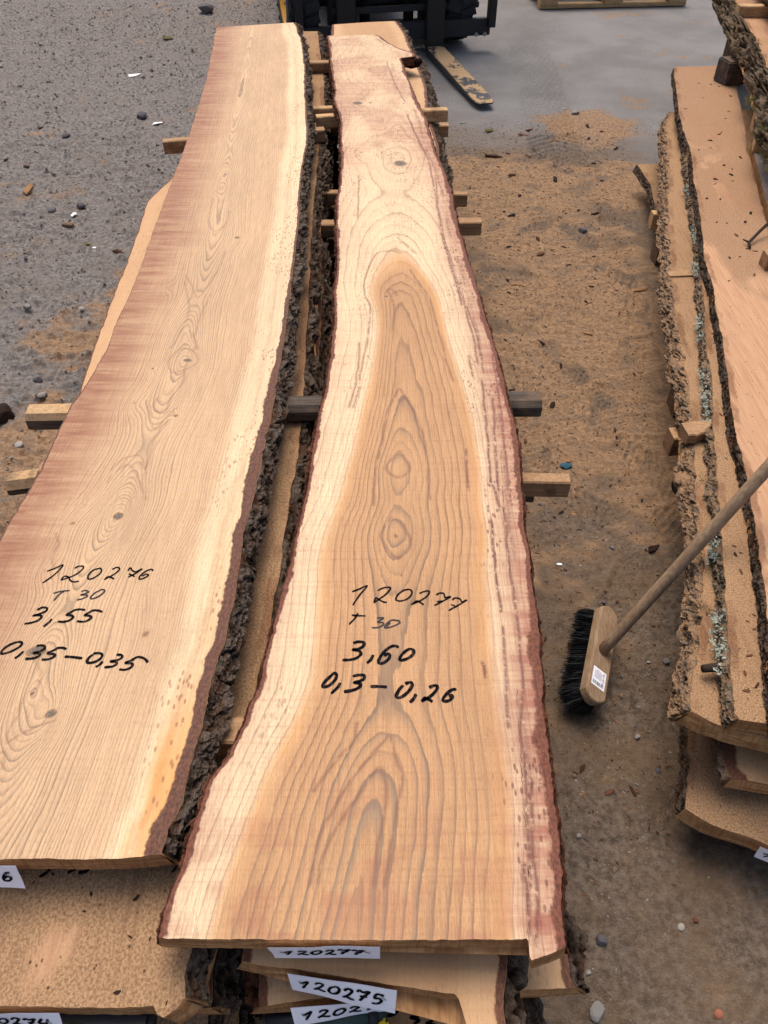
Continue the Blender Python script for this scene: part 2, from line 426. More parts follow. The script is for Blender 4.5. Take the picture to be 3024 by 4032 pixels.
def generic_field(seed, cx=.5, k=.006):
    def f(S, X, Y, rl, rr):
        c = (cx - .5) * .3 + .05 * (fbm(Y * 1.2, Y * 0, 2, seed) - .5)
        mid = (rr - rl) * .5
        d = .012 + .05 * fbm(Y * .9, Y * 0 + 4, 2, seed + 3)
        G = np.sqrt((mid + c) ** 2 + d * d)
        z = np.zeros_like(X)
        return dict(ring=G / k, sap=sstep(.07, .02, np.minimum(rl, rr)), stain=.25 * sstep(.05, .0, np.minimum(rl, rr)), streak=z, streak2=z,
                    knot=z, greyl=z, dotm=z + .5)
    return f
def worley(x, y, seed):
    ix, iy = np.floor(x), np.floor(y); f1 = np.full(x.shape, 9.0); f2 = np.full(x.shape, 9.0); hv = np.zeros(x.shape)
    for ox in (-1, 0, 1):
        for oy in (-1, 0, 1):
            cx, cy = ix + ox, iy + oy
            d = np.hypot(cx + .1 + .8 * _hash(cx, cy, seed) - x, cy + .1 + .8 * _hash(cx, cy, seed + 1) - y)
            hit = d < f1; f2 = np.where(hit, f1, np.minimum(f2, d)); hv = np.where(hit, _hash(cx, cy, seed + 2), hv); f1 = np.where(hit, d, f1)
    return hv, f2 - f1
def bark_strip(parent, name, f, side, y0, y1, z, th, out, thick, mat, seed, step=.006, nb=9, wob=1.0, label=None):
    n = max(8, int((y1 - y0) / step)); t = np.linspace(0, 1, n) ** 1.25; Y = y0 + (y1 - y0) * t
    K = np.linspace(0, 1, nb)
    YY, KK = np.meshgrid(Y, K, indexing='ij')
    xe = f(Y)[:, None]
    c = KK * math.hypot(out, th)
    wy = YY + .012 * (fbm(YY / .03, c / .012, 2, seed + 31) - .5); wc = c + .005 * (fbm(YY / .025, c / .01, 3, seed + 33) - .5)
    cw = max(.0075, thick * .6)
    fis = sstep(.0, .22, np.abs(fbm(wy / (cw * 6), wc / cw, 3, seed, .55) - .5) * 2)
    crs = sstep(.0, .16, np.abs(fbm(wy / (cw * 2.2), wc / (cw * 1.6), 3, seed + 3, .55) - .5) * 2)
    plate = fbm(wy / (cw * 4), wc / (cw * 1.2), 3, seed + 6, .6)
    h = np.clip((.30 + .9 * plate) * (.25 + .75 * fis) * (.45 + .55 * crs) + .40 * (fbm(YY / .008, c / .004, 3, seed + 5, .65) - .5), 0, 1)
    prof = np.clip(np.minimum((KK + .02) / .14, (1.0 - KK) / .12), 0, 1) ** .6
    tk = (thick * (.05 + 1.3 * h) * np.clip(2.2 * fbm(YY / .06, c / .03, 4, seed + 8, .6) - .15, .10, 1.6) + .0020 * (_hash(np.arange(YY.size).reshape(YY.shape), YY * 0, seed) - .5)) * prof
    L = math.hypot(out, th) or 1e-6
    nx, nz = th / L, out / L
    X = xe + side * (KK * out * (.7 + .6 * fbm(YY / .2, YY * 0, 2, seed + 2)) + tk * nx)
    Z = z - .0012 - KK * (th - .002) + tk * nz * .8 - (.002 * KK)
    Yj = YY + .004 * wob * (vnoise(YY / .008, c / .006, seed + 40) - .5)
    V = np.stack([X, Yj, Z], -1).reshape(-1, 3)
    Q = grid_quads(n, nb)
    if side > 0: Q = Q[:, ::-1]
    # back face so that the strip is a closed, thick piece
    Vb = np.stack([np.broadcast_to(xe, X.shape) + side * KK * out * .5 - side * .003, YY, np.broadcast_to(z - .003 - KK * (th - .005), X.shape)], -1)[:, [0, -1]].reshape(-1, 3)
    b = len(V); i = np.arange(n - 1)
    Qb = np.stack([b + 2 * i, b + 2 * i + 1, b + 2 * i + 3, b + 2 * i + 2], 1)
    Qe = np.stack([i * nb, (i + 1) * nb, b + 2 * i + 2, b + 2 * i], 1)
    Qf = np.stack([i * nb + nb - 1, b + 2 * i + 1, b + 2 * i + 3, (i + 1) * nb + nb - 1], 1)
    V = np.concatenate([V, Vb]); Q = np.concatenate([Q, Qb, Qe, Qf])
    at = np.concatenate([h.ravel(), np.zeros(2 * n)])
    o = np_mesh(name, V, Q, mat, parent, False, dict(h=at))
    if label: o['label'] = label
    return o
def board(name, label, L, R, near, far, z, th, top, ny=140, nx=24, jag=.004, out=(.01, .01), field=None, seed=1, rimk=(1, 1), cat='board', group=None,
          bark=((None, 0), (None, 0)), bstep=.008, wav=0.0, nb=9):
    Lf = edge_fn(L, jag, seed); Rf = edge_fn(R, jag, seed + 50)
    nf = end_fn(near, Lf, Rf); ff = end_fn(far, Lf, Rf)
    s = np.linspace(0, 1, nx); t = np.linspace(0, 1, ny) ** 1.45
    en = nf(s) + .0016 * (fbm(s * 40, s * 0, 3, seed + 3) - .5); ef = ff(s)
    Y = en[None, :] * (1 - t[:, None]) + ef[None, :] * t[:, None]
    S = np.broadcast_to(s[None, :], Y.shape)
    XL, XR = Lf(Y.ravel()).reshape(Y.shape), Rf(Y.ravel()).reshape(Y.shape)
    X = XL + S * (XR - XL)
    rl, rr = X - XL, XR - X
    at = (field or generic_field(seed))(S, X, Y, rl, rr)
    at.setdefault('ora', np.zeros_like(X))
    at['rim'] = np.minimum(rl * rimk[0], rr * rimk[1]) * at.pop('rims', 1.0)
    Z = np.full(X.shape, z)
    if wav: Z = Z - wav * fbm(X / .12, Y / .3, 3, seed + 77)
    cx, cy = float(X.mean()), float(Y.mean())
    root = thing(name, label, cat, (cx, cy, z - th), group)
    V = [np.stack([X, Y, Z], -1).reshape(-1, 3)]; Q = [grid_quads(ny, nx)]; nt = ny * nx
    # sides: left, right, near, far (own vertices -> crisp arrises)
    def side(top_pts, bot_pts, flip):
        b = sum(len(v) for v in V); n = len(top_pts)
        V.append(np.concatenate([top_pts, bot_pts])); i = np.arange(n - 1)
        q = np.stack([b + i, b + i + 1, b + n + i + 1, b + n + i], 1)
        Q.append(q[:, ::-1] if flip else q)
    G = V[0].reshape(ny, nx, 3)
    def low(p, dx):
        q = p.copy(); q[:, 0] += dx; q[:, 2] = z - th; return q
    bl, br_ = low(G[:, 0], -out[0]), low(G[:, -1], out[1])
    side(G[:, 0], bl, True); side(G[:, -1], br_, False)
    bn = low(G[0], 0); bn[:, 0] += (s - .5) * (out[0] + out[1]); bf = low(G[-1], 0); bf[:, 0] += (s - .5) * (out[0] + out[1])
    side(G[0], bn, False); side(G[-1], bf, True)
    side(bl, br_, False)
    Qa = np.concatenate(Q); Va = np.concatenate(V)
    mi = np.zeros(len(Qa), int); mi[len(Q[0]):] = 1
    n_all = len(Va); A = {}
    for k, v in at.items():
        full = np.zeros(n_all, np.float32); full[:nt] = np.asarray(v).ravel(); A[k] = full
    np_mesh('plank', Va, Qa, [top, MT['endA']], root, False, A, mi)
    for sgn, (bm_, thick), f, y0, y1, o_ in ((-1, bark[0], Lf, en[0], ef[0], out[0]), (1, bark[1], Rf, en[-1], ef[-1], out[1])):
        if bm_ is not None:
            bark_strip(root, 'bark', f, sgn, y0 + .002, y1 - .002, z, th, o_, thick, MT[bm_], seed + 100 + int(sgn), bstep, nb)
    root['_'] = 0; del root['_']
    return root, Lf, Rf
def knots_field(X, Y, ks):
    kn = np.zeros_like(X); dr = np.zeros_like(X)
    for i, (kx, ky, r, amp) in enumerate(ks):
        a = 1.3 * math.sin(i * 5.1); asp = 1.0 + .45 * abs(math.sin(i * 2.7)); u = (X - kx) * math.cos(a) + (Y - ky) * math.sin(a); v = (Y - ky) * math.cos(a) - (X - kx) * math.sin(a)
        rho = np.sqrt((u / r * asp ** .5) ** 2 + (v / r / asp ** .5) ** 2) * (1 + .5 * (fbm(X / (r * .9), Y / (r * .9), 2, 200 + i) - .5))
        kn = np.maximum(kn, np.exp(-(rho / 1.1) ** 2) * (1.0 if amp < -3.9 or r < .006 or r > .018 else .6 + .25 * ((i * 3) % 4 == 0)))
        dr += amp * np.exp(-(np.sqrt(((X - kx) / r) ** 2 + ((Y - ky) / (r * 1.9)) ** 2) / 2.6) ** 2)
    return kn, dr
def curve(pts):
    p = sorted(pts, key=lambda q: q[1]); ys = np.array([q[1] for q in p]); xs = np.array([q[0] for q in p])
    def f(Y):
        s = sum(np.interp(Y + o, ys, xs) for o in (-.05, -.025, 0, .025, .05)) / 5
        return s
    return f
def prof(pairs):
    p = sorted(pairs); ys = np.array([q[0] for q in p]); vs_ = np.array([q[1] for q in p])
    return lambda Y: sum(np.interp(Y + o, ys, vs_) for o in (-.03, -.015, 0, .015, .03)) / 5

ZT = .62
# ---- the pale wide board (120276)
C276 = curve([(-0.5776,3.8889),(-0.5287,3.2666),(-0.4796,2.5391),(-0.4528,2.1811),(-0.4323,1.9445),(-0.4197,1.651),(-0.421,1.4494),(-0.4113,1.2935),(-0.4173,1.186),(-0.4213,1.0624),(-0.429,0.988),(-0.4294,0.8758),(-0.4535,0.7857),(-0.4504,0.6546),(-0.4553,0.5565),(-0.4587,0.5022),(-0.4603,0.3355)])
Y276 = [(-1.6786,3.8734),(-1.3673,2.992),(-1.1665,2.4232),(-1.0588,2.1183),(-0.9974,1.9445),(-0.9258,1.7418),(-0.8567,1.546),(-0.8097,1.4128),(-0.7704,1.3016),(-0.7296,1.186),(-0.6814,1.0496),(-0.6432,0.9414),(-0.6182,0.8705),(-0.5882,0.7857),(-0.5506,0.6791),(-0.5227,0.6002),(-0.4928,0.5154),(-0.4682,0.4458),(-0.4292,0.3355)]
D276 = prof([(p[1], v) for p, v in zip(Y276, [.03, .012, .034, .010, .014, .028, .040, .020, .008, .020, .044, .030, .008, .018, .036, .022, .008, .030, .052])])
K276 = [(p[0], p[1], r, a) for p, (r, a) in zip([(-0.4281,0.8705),(-0.4272,0.5147),(-0.4967,0.8549),(-0.5101,0.7559),(-0.3963,1.3131),(-0.4712,1.1715),(-0.385,1.1319),(-0.4601,1.2838),(-0.37,1.8572),(-0.3557,2.6085),(-0.4964,1.6037),(-0.3326,0.6386),(-0.4759,0.6115),(-0.4604,0.5439),(-0.4543,2.2634),(-0.4596,2.1652)],
        [(.0100, -5), (.0080, -5), (.0110, -3.5), (.0070, -3), (.0085, -4), (.0085, -3.5), (.0045, -2.5), (.0035, -2), (.0085, -3), (.0110, -3), (.0075, -2.5), (.0140, -3.5), (.0130, -4), (.0035, -2), (.008, -2.5), (.009, -2.5)])]
STR276 = [[(-0.4279,1.2857),(-0.4334,1.3136),(-0.4205,1.3518),(-0.3959,1.351),(-0.3752,1.3136),(-0.3882,1.2857),(-0.4166,1.2685),(-0.4279,1.2857)], [(-0.3918,1.3278),(-0.3962,1.2857),(-0.3914,1.2384),(-0.4046,1.1869),(-0.4073,1.1439),(-0.4196,1.1408),(-0.4327,1.159),(-0.4311,1.1869)], [(-0.4498,1.1775),(-0.4356,1.1378),(-0.4195,1.0968),(-0.4098,1.1026),(-0.3987,1.1378),(-0.3873,1.156)],
  [(-0.467,0.9831),(-0.4533,1.0116),(-0.4237,1.0184),(-0.409,0.9831),(-0.41,1.0355),(-0.4087,1.0797),(-0.3951,1.12)], [(-0.4655,0.9505),(-0.4539,0.9856),(-0.435,0.9923),(-0.4124,0.9529),(-0.3912,0.9095)], [(-0.4132,1.4251),(-0.3905,1.3792),(-0.3902,1.3423)], [(-0.4765,0.5992),(-0.4589,0.5725),(-0.459,0.5518),(-0.469,0.5417),(-0.4692,0.5097),(-0.4729,0.4861),(-0.4696,0.4734)], [(-0.4696,0.4734),(-0.4514,0.4884),(-0.4353,0.4978),(-0.4183,0.5049)],
  [(-0.4638,1.6615),(-0.4397,1.61),(-0.4214,1.5645),(-0.411,1.5768),(-0.3936,1.6792),(-0.3867,1.7809)], [(-0.4649,1.6441),(-0.4272,1.5052),(-0.433,1.3877),(-0.4384,1.3567)], [(-0.3903,1.5768),(-0.3978,1.4975),(-0.3972,1.4018),(-0.3831,1.3533)], [(-0.4671,2.0922),(-0.4575,1.9549),(-0.434,1.8962),(-0.4121,1.9226),(-0.4103,2.0106)], [(-0.5172,0.8325),(-0.5054,0.8109),(-0.5084,0.7863),(-0.4986,0.7625)],
  [(-0.4735,0.461),(-0.4665,0.4588),(-0.4617,0.439)]]
def f276(S, X, Y, rl, rr):
    wob = .008 * (fbm(X / .05, Y / .16, 3, 3) - .5)
    xm = X - C276(Y) + wob
    G = np.sqrt(xm ** 2 + D276(Y) ** 2) + .0035 * (fbm(X / .025, Y / .08, 2, 8) - .5)
    kn, dr = knots_field(X, Y, K276)
    ring = np.minimum(G, .15) / .0043 + np.maximum(G - .15, 0) / .0062 + 1.6 * vnoise(G / .022, G * 0, 91) + dr
    sap = sstep(.080, .050, rr + .012 * (fbm(Y / .2, Y * 0, 2, 5) - .5))
    st = sstep(.155, .0, rl + .05 * (fbm(Y / .10, Y * 0, 3, 6) - .5)) ** 1.15
    ora = sstep(.055, .030, rr + .02 * (fbm(Y / .09, X / .05, 3, 7) - .5)) * sstep(1.3, .45, Y) * (.35 + .65 * sstep(.62, .40, Y))
    streak = np.exp(-((rr - .030 - .008 * fbm(Y / .1, Y * 0, 2, 4)) / .006) ** 2) * .25
    st2 = np.zeros_like(X); xn = X + .003 * (fbm(X / .02, Y / .02, 2, 81) - .5)
    for p in STR276: st2 = np.maximum(st2, .75 * np.exp(-(poly_dist(xn, Y, smooth_line(p, 4)) / .0019) ** 2))
    return dict(ring=ring, sap=sap, stain=np.clip(st, 0, .95), streak=streak, streak2=st2, knot=kn, ora=ora,
                greyl=.55 * sstep(.10, .0, np.abs(xm)) + .8 * sstep(.80, .36, Y) * sstep(.2, .12, rr) * sstep(.08, .14, rr), dotm=sstep(.10, .03, rr),
                rims=(1 + 2.6 * sstep(1.1, 2.0, Y)) * (.75 + .6 * fbm(Y / .12, Y * 0, 2, 14)))
L276 = [(-0.7341,3.8833),(-0.689,3.457),(-0.657,3.1487),(-0.6388,2.8813),(-0.6171,2.5328),(-0.6043,2.2567),(-0.5957,2.0334),(-0.5821,1.7905),(-0.574,1.6269),(-0.5748,1.4822),(-0.5698,1.3533),(-0.5759,1.25),(-0.5864,1.1744),(-0.5895,1.0968),(-0.5878,0.9933),(-0.5925,0.919),(-0.5982,0.8592),(-0.6003,0.82),(-0.6102,0.6959),(-0.6144,0.5426),(-0.6285,0.3355)]
R276 = [(-0.4003,3.9668),(-0.3807,3.8887),(-0.3665,3.7744),(-0.3498,3.7116),(-0.3042,3.315),(-0.28,2.9815),(-0.2542,2.716),(-0.2395,2.5527),(-0.239,2.2961),(-0.2315,2.0882),(-0.2208,1.9173),(-0.2077,1.3757),(-0.2097,1.1976),(-0.211,1.0544),(-0.2148,0.9297),(-0.2219,0.82),(-0.2176,0.698),(-0.2214,0.6242),(-0.2315,0.5569),(-0.2301,0.4954),(-0.237,0.439),(-0.2374,0.3971),(-0.2465,0.3732),(-0.2522,0.3353)]
N276 = [(-0.6264,0.3315),(-0.4282,0.3325),(-0.3908,0.3335),(-0.3342,0.3325),(-0.2967,0.333),(-0.2659,0.3365),(-0.2527,0.3376)]
F276 = [(-0.7347,3.8812),(-0.5516,3.9282),(-0.387,3.968)]
b276, L276f, R276f = board('live_edge_board', 'wide pale live-edge board marked 120276 with dark rough bark along one edge', L276, R276, N276, F276, ZT, .03, MT['w276'],
    1000, 150, .0024, (.004, .015), f276, 21, (7, 1), bark=((None, 0), ('bark', .0115)), bstep=.0030, nb=18)

# loose bark scales on that edge
r_ = random.Random(2); V, Q = [], []
for i in range(700):
    y = .36 + 3.4 * r_.random() ** 1.5; k = r_.uniform(.08, .95); x = float(R276f(np.array([y]))[0]) + k * .021 + r_.gauss(0, .003); z = ZT - .004 - k * .026 + r_.uniform(0, .008)
    l = r_.uniform(.003, .010); w_ = r_.uniform(.0015, .0035); a = r_.gauss(0, .35); nz = Vector((.6 + r_.gauss(0, .3), r_.gauss(0, .35), .6)).normalized(); u = Vector((math.sin(a), math.cos(a), r_.gauss(0, .25))); u = (u - nz * u.dot(nz)).normalized(); v_ = nz.cross(u); b = len(V); c = Vector((x, y, z))
    cs_ = [c + u * l * p + v_ * w_ * q for p, q in ((-1, -.3), (-.4, -1), (.7, -.8), (1, .2), (.3, 1), (-.7, .8))]
    V += [tuple(p) for p in cs_] + [tuple(p - nz * .0012) for p in cs_]
    Q += [(b, b + 1, b + 2, b + 3), (b, b + 3, b + 4, b + 5)] + [(b + k_, b + 6 + k_, b + 6 + (k_ + 1) % 6, b + (k_ + 1) % 6) for k_ in range(6)]
hv = np.repeat(np.array([r_.uniform(.35, .95) for _ in range(700)]), 12)
tag(np_mesh('bark_scales', V, Q, MT['bark'], b276, False, dict(h=hv)), kind='stuff')

# ---- the figured waisted board (120277)
HL = curve([(-0.171,3.8734),(-0.1036,2.1811),(-0.0824,1.7897),(-0.0747,1.7185),(-0.0624,1.6687),(-0.0454,1.5704),(-0.0302,1.5261),(-0.019,1.4764),(-0.022,1.3754),(-0.0319,1.2701),(-0.0411,1.1857),(-0.0491,1.0864),(-0.0565,1.0011),(-0.0689,0.9097),(-0.0995,0.8018),(-0.1013,0.6857),(-0.0995,0.6167),(-0.1088,0.524),(-0.1366,0.4684),(-0.1474,0.405),(-0.1622,0.3509),(-0.17,0.2964),(-0.182,0.2465)])
HR = curve([(0.2236,3.8734),(0.157,2.1811),(0.1483,1.7897),(0.1466,1.7185),(0.1418,1.6732),(0.1405,1.538),(0.1436,1.4033),(0.1606,1.2701),(0.1698,1.1627),(0.167,1.0503),(0.1598,0.9317),(0.1566,0.6857),(0.1609,0.5689),(0.1571,0.4684),(0.1478,0.3693),(0.1297,0.2465)])
C277 = curve([(-0.0597,3.8734),(0.0085,2.7515),(0.0267,2.1811),(0.0315,1.7185),(0.0362,1.4494),(0.0341,1.2007),(0.0244,1),(0.0186,0.8346),(0.0104,0.6959),(0.0034,0.578),(0.002,0.4765),(-0.0105,0.3883),(-0.0251,0.3108),(-0.0404,0.2422)])
Y277 = [(-1.6517,3.7974),(-1.4643,3.2666),(-1.3151,2.844),(-1.1665,2.4232),(-1.0588,2.1183),(-0.9603,1.8394),(-0.9176,1.7185),(-0.8639,1.5663),(-0.8097,1.4128),(-0.74,1.2156),(-0.6952,1.0886),(-0.6703,1.0183),(-0.6513,0.9644),(-0.6295,0.9025),(-0.6055,0.8346),(-0.5849,0.7763),(-0.5595,0.7045),(-0.528,0.6153),(-0.5023,0.5426),(-0.4835,0.4893),(-0.4703,0.4518),(-0.4459,0.3828),(-0.3978,0.2465)]
D277 = prof([(p[1], v) for p, v in zip(Y277, [1.9, 1.45, 1.75, 1.35, 1.5, 1.10, .96, .62, .52, .44, .34, .22, .12, .28, .08, .26, .36, .40, .42, .36, .24, .12, .04])])
K277 = [(p[0], p[1], r, a) for p, (r, a) in zip([(0.0487,2.3396),(-0.092,2.8775),(-0.0697,2.427),(0.0185,0.8266),(-0.0472,2.8824),(0.0266,0.7459),(0.0057,1.5663)], [(.024, -2.2), (.019, -2.2), (.013, -1.6), (.011, -.7), (.007, -.8), (.007, -.4), (.005, -.3)])]
STR = [[(0.1484,2.2332),(0.1445,2.0476),(0.1522,1.832),(0.1648,1.6723),(0.1795,1.5225),(0.1875,1.3754),(0.1888,1.3019)], [(0.1457,1.8829),(0.1556,1.7357),(0.1687,1.6035),(0.1719,1.5303)], [(0.1835,1.5225),(0.1943,1.4104),(0.1979,1.3215),(0.1969,1.2701)],
       [(0.1724,1.3281),(0.1741,1.2576)], [(0.1911,1.2453),(0.1858,1.076),(0.1804,0.9542),(0.1893,0.8924)], [(0.2066,1.1857),(0.199,1.076),(0.1904,0.9317)], [(0.1431,1.0353),(0.1399,0.9317)],
       [(0.1715,0.8666),(0.1672,0.7612),(0.1673,0.6785)], [(0.1948,0.8894),(0.1898,0.7494),(0.1887,0.6436),(0.1828,0.5536),(0.1729,0.4956),(0.171,0.4421),(0.1631,0.3467),(0.1585,0.304)], [(0.1671,0.6504),(0.1601,0.5387),(0.1578,0.4956)],
       [(0.2045,0.6167),(0.1923,0.4819),(0.1867,0.4169)], [(0.1765,0.4294),(0.1646,0.325)], [(0.0759,2.7642),(0.1034,2.5701),(0.1332,2.3721),(0.1409,2.1544),(0.1453,1.9173)], [(0.0107,3.3674),(0.0391,3.0944),(0.0717,2.8958)],
       [(0.1539,0.3279),(0.154,0.2914),(0.151,0.257)], [(0.1668,0.3279),(0.1637,0.2826),(0.157,0.246)], [(0.2218,1.3754),(0.2198,1.2453),(0.2155,1.076),(0.2072,0.9317)], [(0.1337,0.5908),(0.1343,0.5689)]]
STR2 = [[(0.0413,1.7734),(0.0235,1.785),(0.0055,1.783),(-0.017,1.7734),(-0.032,1.7173),(-0.0459,1.6374),(-0.0426,1.5704),(-0.0295,1.5147),(-0.0338,1.3963),(-0.0436,1.3084),(-0.0488,1.215),(-0.056,1.1571)], [(0.0334,1.8572),(0.0556,1.8122),(0.0772,1.7734)], [(0.0299,1.5704),(0.0156,1.5993),(0.0092,1.5868),(0.0212,1.5303),(0.0184,1.4248)],
        [(0.0617,1.6901),(0.0812,1.6203),(0.1034,1.5462),(0.1141,1.432),(0.1265,1.3084),(0.135,1.2391)], [(0.0291,1.215),(0.0042,1.1403),(-0.0026,1.0656),(-0.015,0.9773),(-0.0174,0.8967)], [(0.0326,1.215),(0.0555,1.1459),(0.0724,1.0503),(0.0762,0.9097)],
        [(0.0265,1.0303),(0.007,0.9963),(0.0101,0.9727),(0.0256,0.9634),(0.0448,0.9868),(0.0297,1.0303)], [(0.0041,0.4819),(-0.0131,0.4604),(-0.0413,0.4219),(-0.0588,0.3879),(-0.0733,0.3579),(-0.0809,0.304)], [(0.0066,0.4819),(0.0162,0.4473),(0.0194,0.4169),(0.0107,0.3693),(0.0059,0.3358),(0.0014,0.304)],
        [(-0.0081,0.4396),(-0.0268,0.412),(-0.0534,0.3693),(-0.0675,0.3358),(-0.0744,0.304)], [(-0.0032,0.4396),(0.0028,0.4169),(-0.0008,0.3809),(-0.0075,0.3467),(-0.0105,0.304)], [(0.0117,0.8666),(-0.0042,0.8358),(-0.001,0.8102),(0.0203,0.7813),(0.0423,0.8102),(0.0275,0.8533),(0.0117,0.8666)],
        [(-0.0337,0.5012),(-0.038,0.4737),(-0.0569,0.4525),(-0.0836,0.412)], [(0.0792,2.7642),(0.0927,2.6416),(0.1126,2.4682)], [(-0.0724,2.2523),(-0.0683,1.9641)], [(-0.0646,1.1571),(-0.0534,1.2576),(-0.0506,1.3754)]]
def f277(S, X, Y, rl, rr):
    c, hl, hr = C277(Y), HL(Y), HR(Y)
    xw = X + .008 * (fbm(X / .06, Y / .15, 3, 13) - .5)
    wl, wr = np.maximum(c - hl, .02), np.maximum(hr - c, .02)
    tl = np.where(xw > hl, (c - xw) / wl, 1 + (hl - xw) / .12)
    tr = np.where(xw < hr, (xw - c) / wr, 1 + (xw - hr) / .10)
    T = np.where(xw < c, tl, tr)
    G = np.sqrt(T ** 2 + D277(Y) ** 2) + .03 * (fbm(X / .05, Y / .1, 3, 23) - .5)
    far = sstep(2.0, 2.6, Y)
    G = G + far * .35 * (fbm(X / .12, Y / .25, 3, 51) - .5)
    kn, dr = knots_field(X, Y, K277)
    ring = 13.0 * G ** .92 + 1.3 * vnoise(G * 5, G * 0, 93) + dr
    sap = np.where(xw > c, sstep(.94, 1.08, G), sstep(.86, 1.14, G))
    stR = 1.25 * sstep(.085, .0, rr + .03 * (fbm(Y / .16, Y * 0, 3, 6) - .5)) * (.55 + .3 * fbm(Y / .3, Y * 0, 2, 61)) * sstep(3.2, 1.6, Y)
    stL = .35 * sstep(.04, .0, rl) + .0 * X
    fst = far * (.18 + .34 * sstep(.40, .65, fbm(X / .12, Y / .16, 3, 71)))
    stk = np.zeros_like(X); st2 = np.zeros_like(X)
    xn = X + .004 * (fbm(X / .03, Y / .03, 2, 81) - .5)
    for i, p in enumerate(STR):
        stk = np.maximum(stk, np.exp(-(poly_dist(xn, Y, p) / .0027) ** 2) * (.8 + .2 * ((i * 37) % 10) / 10))
    for p in STR2: st2 = np.maximum(st2, np.exp(-(poly_dist(xn, Y, smooth_line(p, 4)) / .0026) ** 2))
    stk = np.maximum(stk, .55 * np.exp(-((rr - .022 - .006 * fbm(Y / .2, Y * 0, 2, 5)) / .004) ** 2) * sstep(.4, .6, fbm(Y / .12, Y * 0, 2, 15)))
    return dict(ring=ring, sap=sap, stain=np.clip(stR + stL * .6 + fst + .30 * sstep(.50, .30, Y) * sstep(.45, .65, fbm(X / .05, Y / .04, 4, 73)), 0, .92), streak=stk, streak2=st2, knot=kn, greyl=.75 * sstep(.75, .1, G) + .35 * sstep(.7, .3, Y) * (1 - sap),
                dotm=np.clip(sap * (.5 + far) + sstep(.10, .02, rr), 0, 1), rims=(.55 + 1.6 * fbm(Y / .09, S * 2, 2, 16)) * np.where(rr < rl, .62, 1), ora=.42 * np.exp(-((G - .97) / .06) ** 2) * (.4 + fbm(Y / .3, X / .1, 2, 19)))
L277 = [(-0.2405,3.7428),(-0.219,3.5328),(-0.2031,3.2893),(-0.176,3.0259),(-0.1746,2.9168),(-0.1423,2.716),(-0.1352,2.5354),(-0.1275,2.3721),(-0.1228,2.2237),(-0.1283,2.0882),(-0.1209,1.9173),(-0.1105,1.7082),(-0.1116,1.5868),(-0.1066,1.4764),(-0.1071,1.3617),(-0.1112,1.2576),(-0.1147,1.1915),(-0.1232,1.1023),(-0.1255,1.0353),(-0.1279,0.9317),(-0.1341,0.8711),(-0.1409,0.7813),(-0.1507,0.6929),(-0.156,0.6334),(-0.1633,0.5751),(-0.1647,0.5569),(-0.182,0.4861),(-0.1905,0.4566),(-0.2094,0.4261),(-0.2137,0.3971),(-0.2193,0.3616),(-0.2224,0.3263),(-0.2288,0.3015),(-0.2327,0.2844),(-0.2361,0.2532)]
R277 = [(-0.0308,3.7585),(-0.0137,3.7271),(0.0196,3.6353),(0.0559,3.5616),(0.1152,3.4987),(0.1232,3.4707),(0.1184,3.4403),(0.0698,3.4184),(0.0671,3.3941),(0.0724,3.3411),(0.0911,3.1414),(0.1138,2.9168),(0.1407,2.716),(0.1547,2.4518),(0.1757,2.2814),(0.1853,2.1544),(0.1878,2.107),(0.1906,1.925),(0.1989,1.783),(0.2107,1.6547),(0.2186,1.5069),(0.227,1.3893),(0.2319,1.2576),(0.2354,1.1627),(0.2386,1.076),(0.2329,0.9773),(0.2221,0.8622),(0.2224,0.7813),(0.2168,0.6857),(0.2151,0.6334),(0.2112,0.5689),(0.2039,0.5097),(0.2032,0.463),(0.2009,0.4169),(0.2009,0.3579),(0.1932,0.304),(0.1867,0.2433)]
N277 = [(-0.2355,0.2526),(-0.2137,0.2518),(-0.1192,0.2509),(-0.0041,0.2505),(0.1303,0.2513),(0.1497,0.2522),(0.1497,0.2311),(0.1666,0.2362),(0.1868,0.2435)]
F277 = [(-0.2412,3.7456),(-0.1371,3.7529),(-0.0306,3.7603)]
b277, L277f, R277f = board('live_edge_board', 'waisted live-edge board marked 120277 with arched heartwood figure and reddish streaked edge', L277, R277, N277, F277, ZT, .03, MT['w277'],
    1000, 270, .0026, (.005, .004), f277, 33, (1, 1), bark=(('barkred', .004), ('barkred', .004)), bstep=.005, nb=10)
# broken branch stub at the far end of that board
sx, sy = [(0.0904,3.4623)][0]
bm = bmesh.new()
add_tube(bm, [(sx - .03, sy + .02, ZT - .03), (sx + .02, sy - .004, ZT - .030), (sx + .045, sy - .010, ZT - .026), (sx + .062, sy - .006, ZT - .018)], [.014, .019, .016, .007], 12)
bm_obj('branch_stub', bm, MT['barkred'], b277, smooth=True)

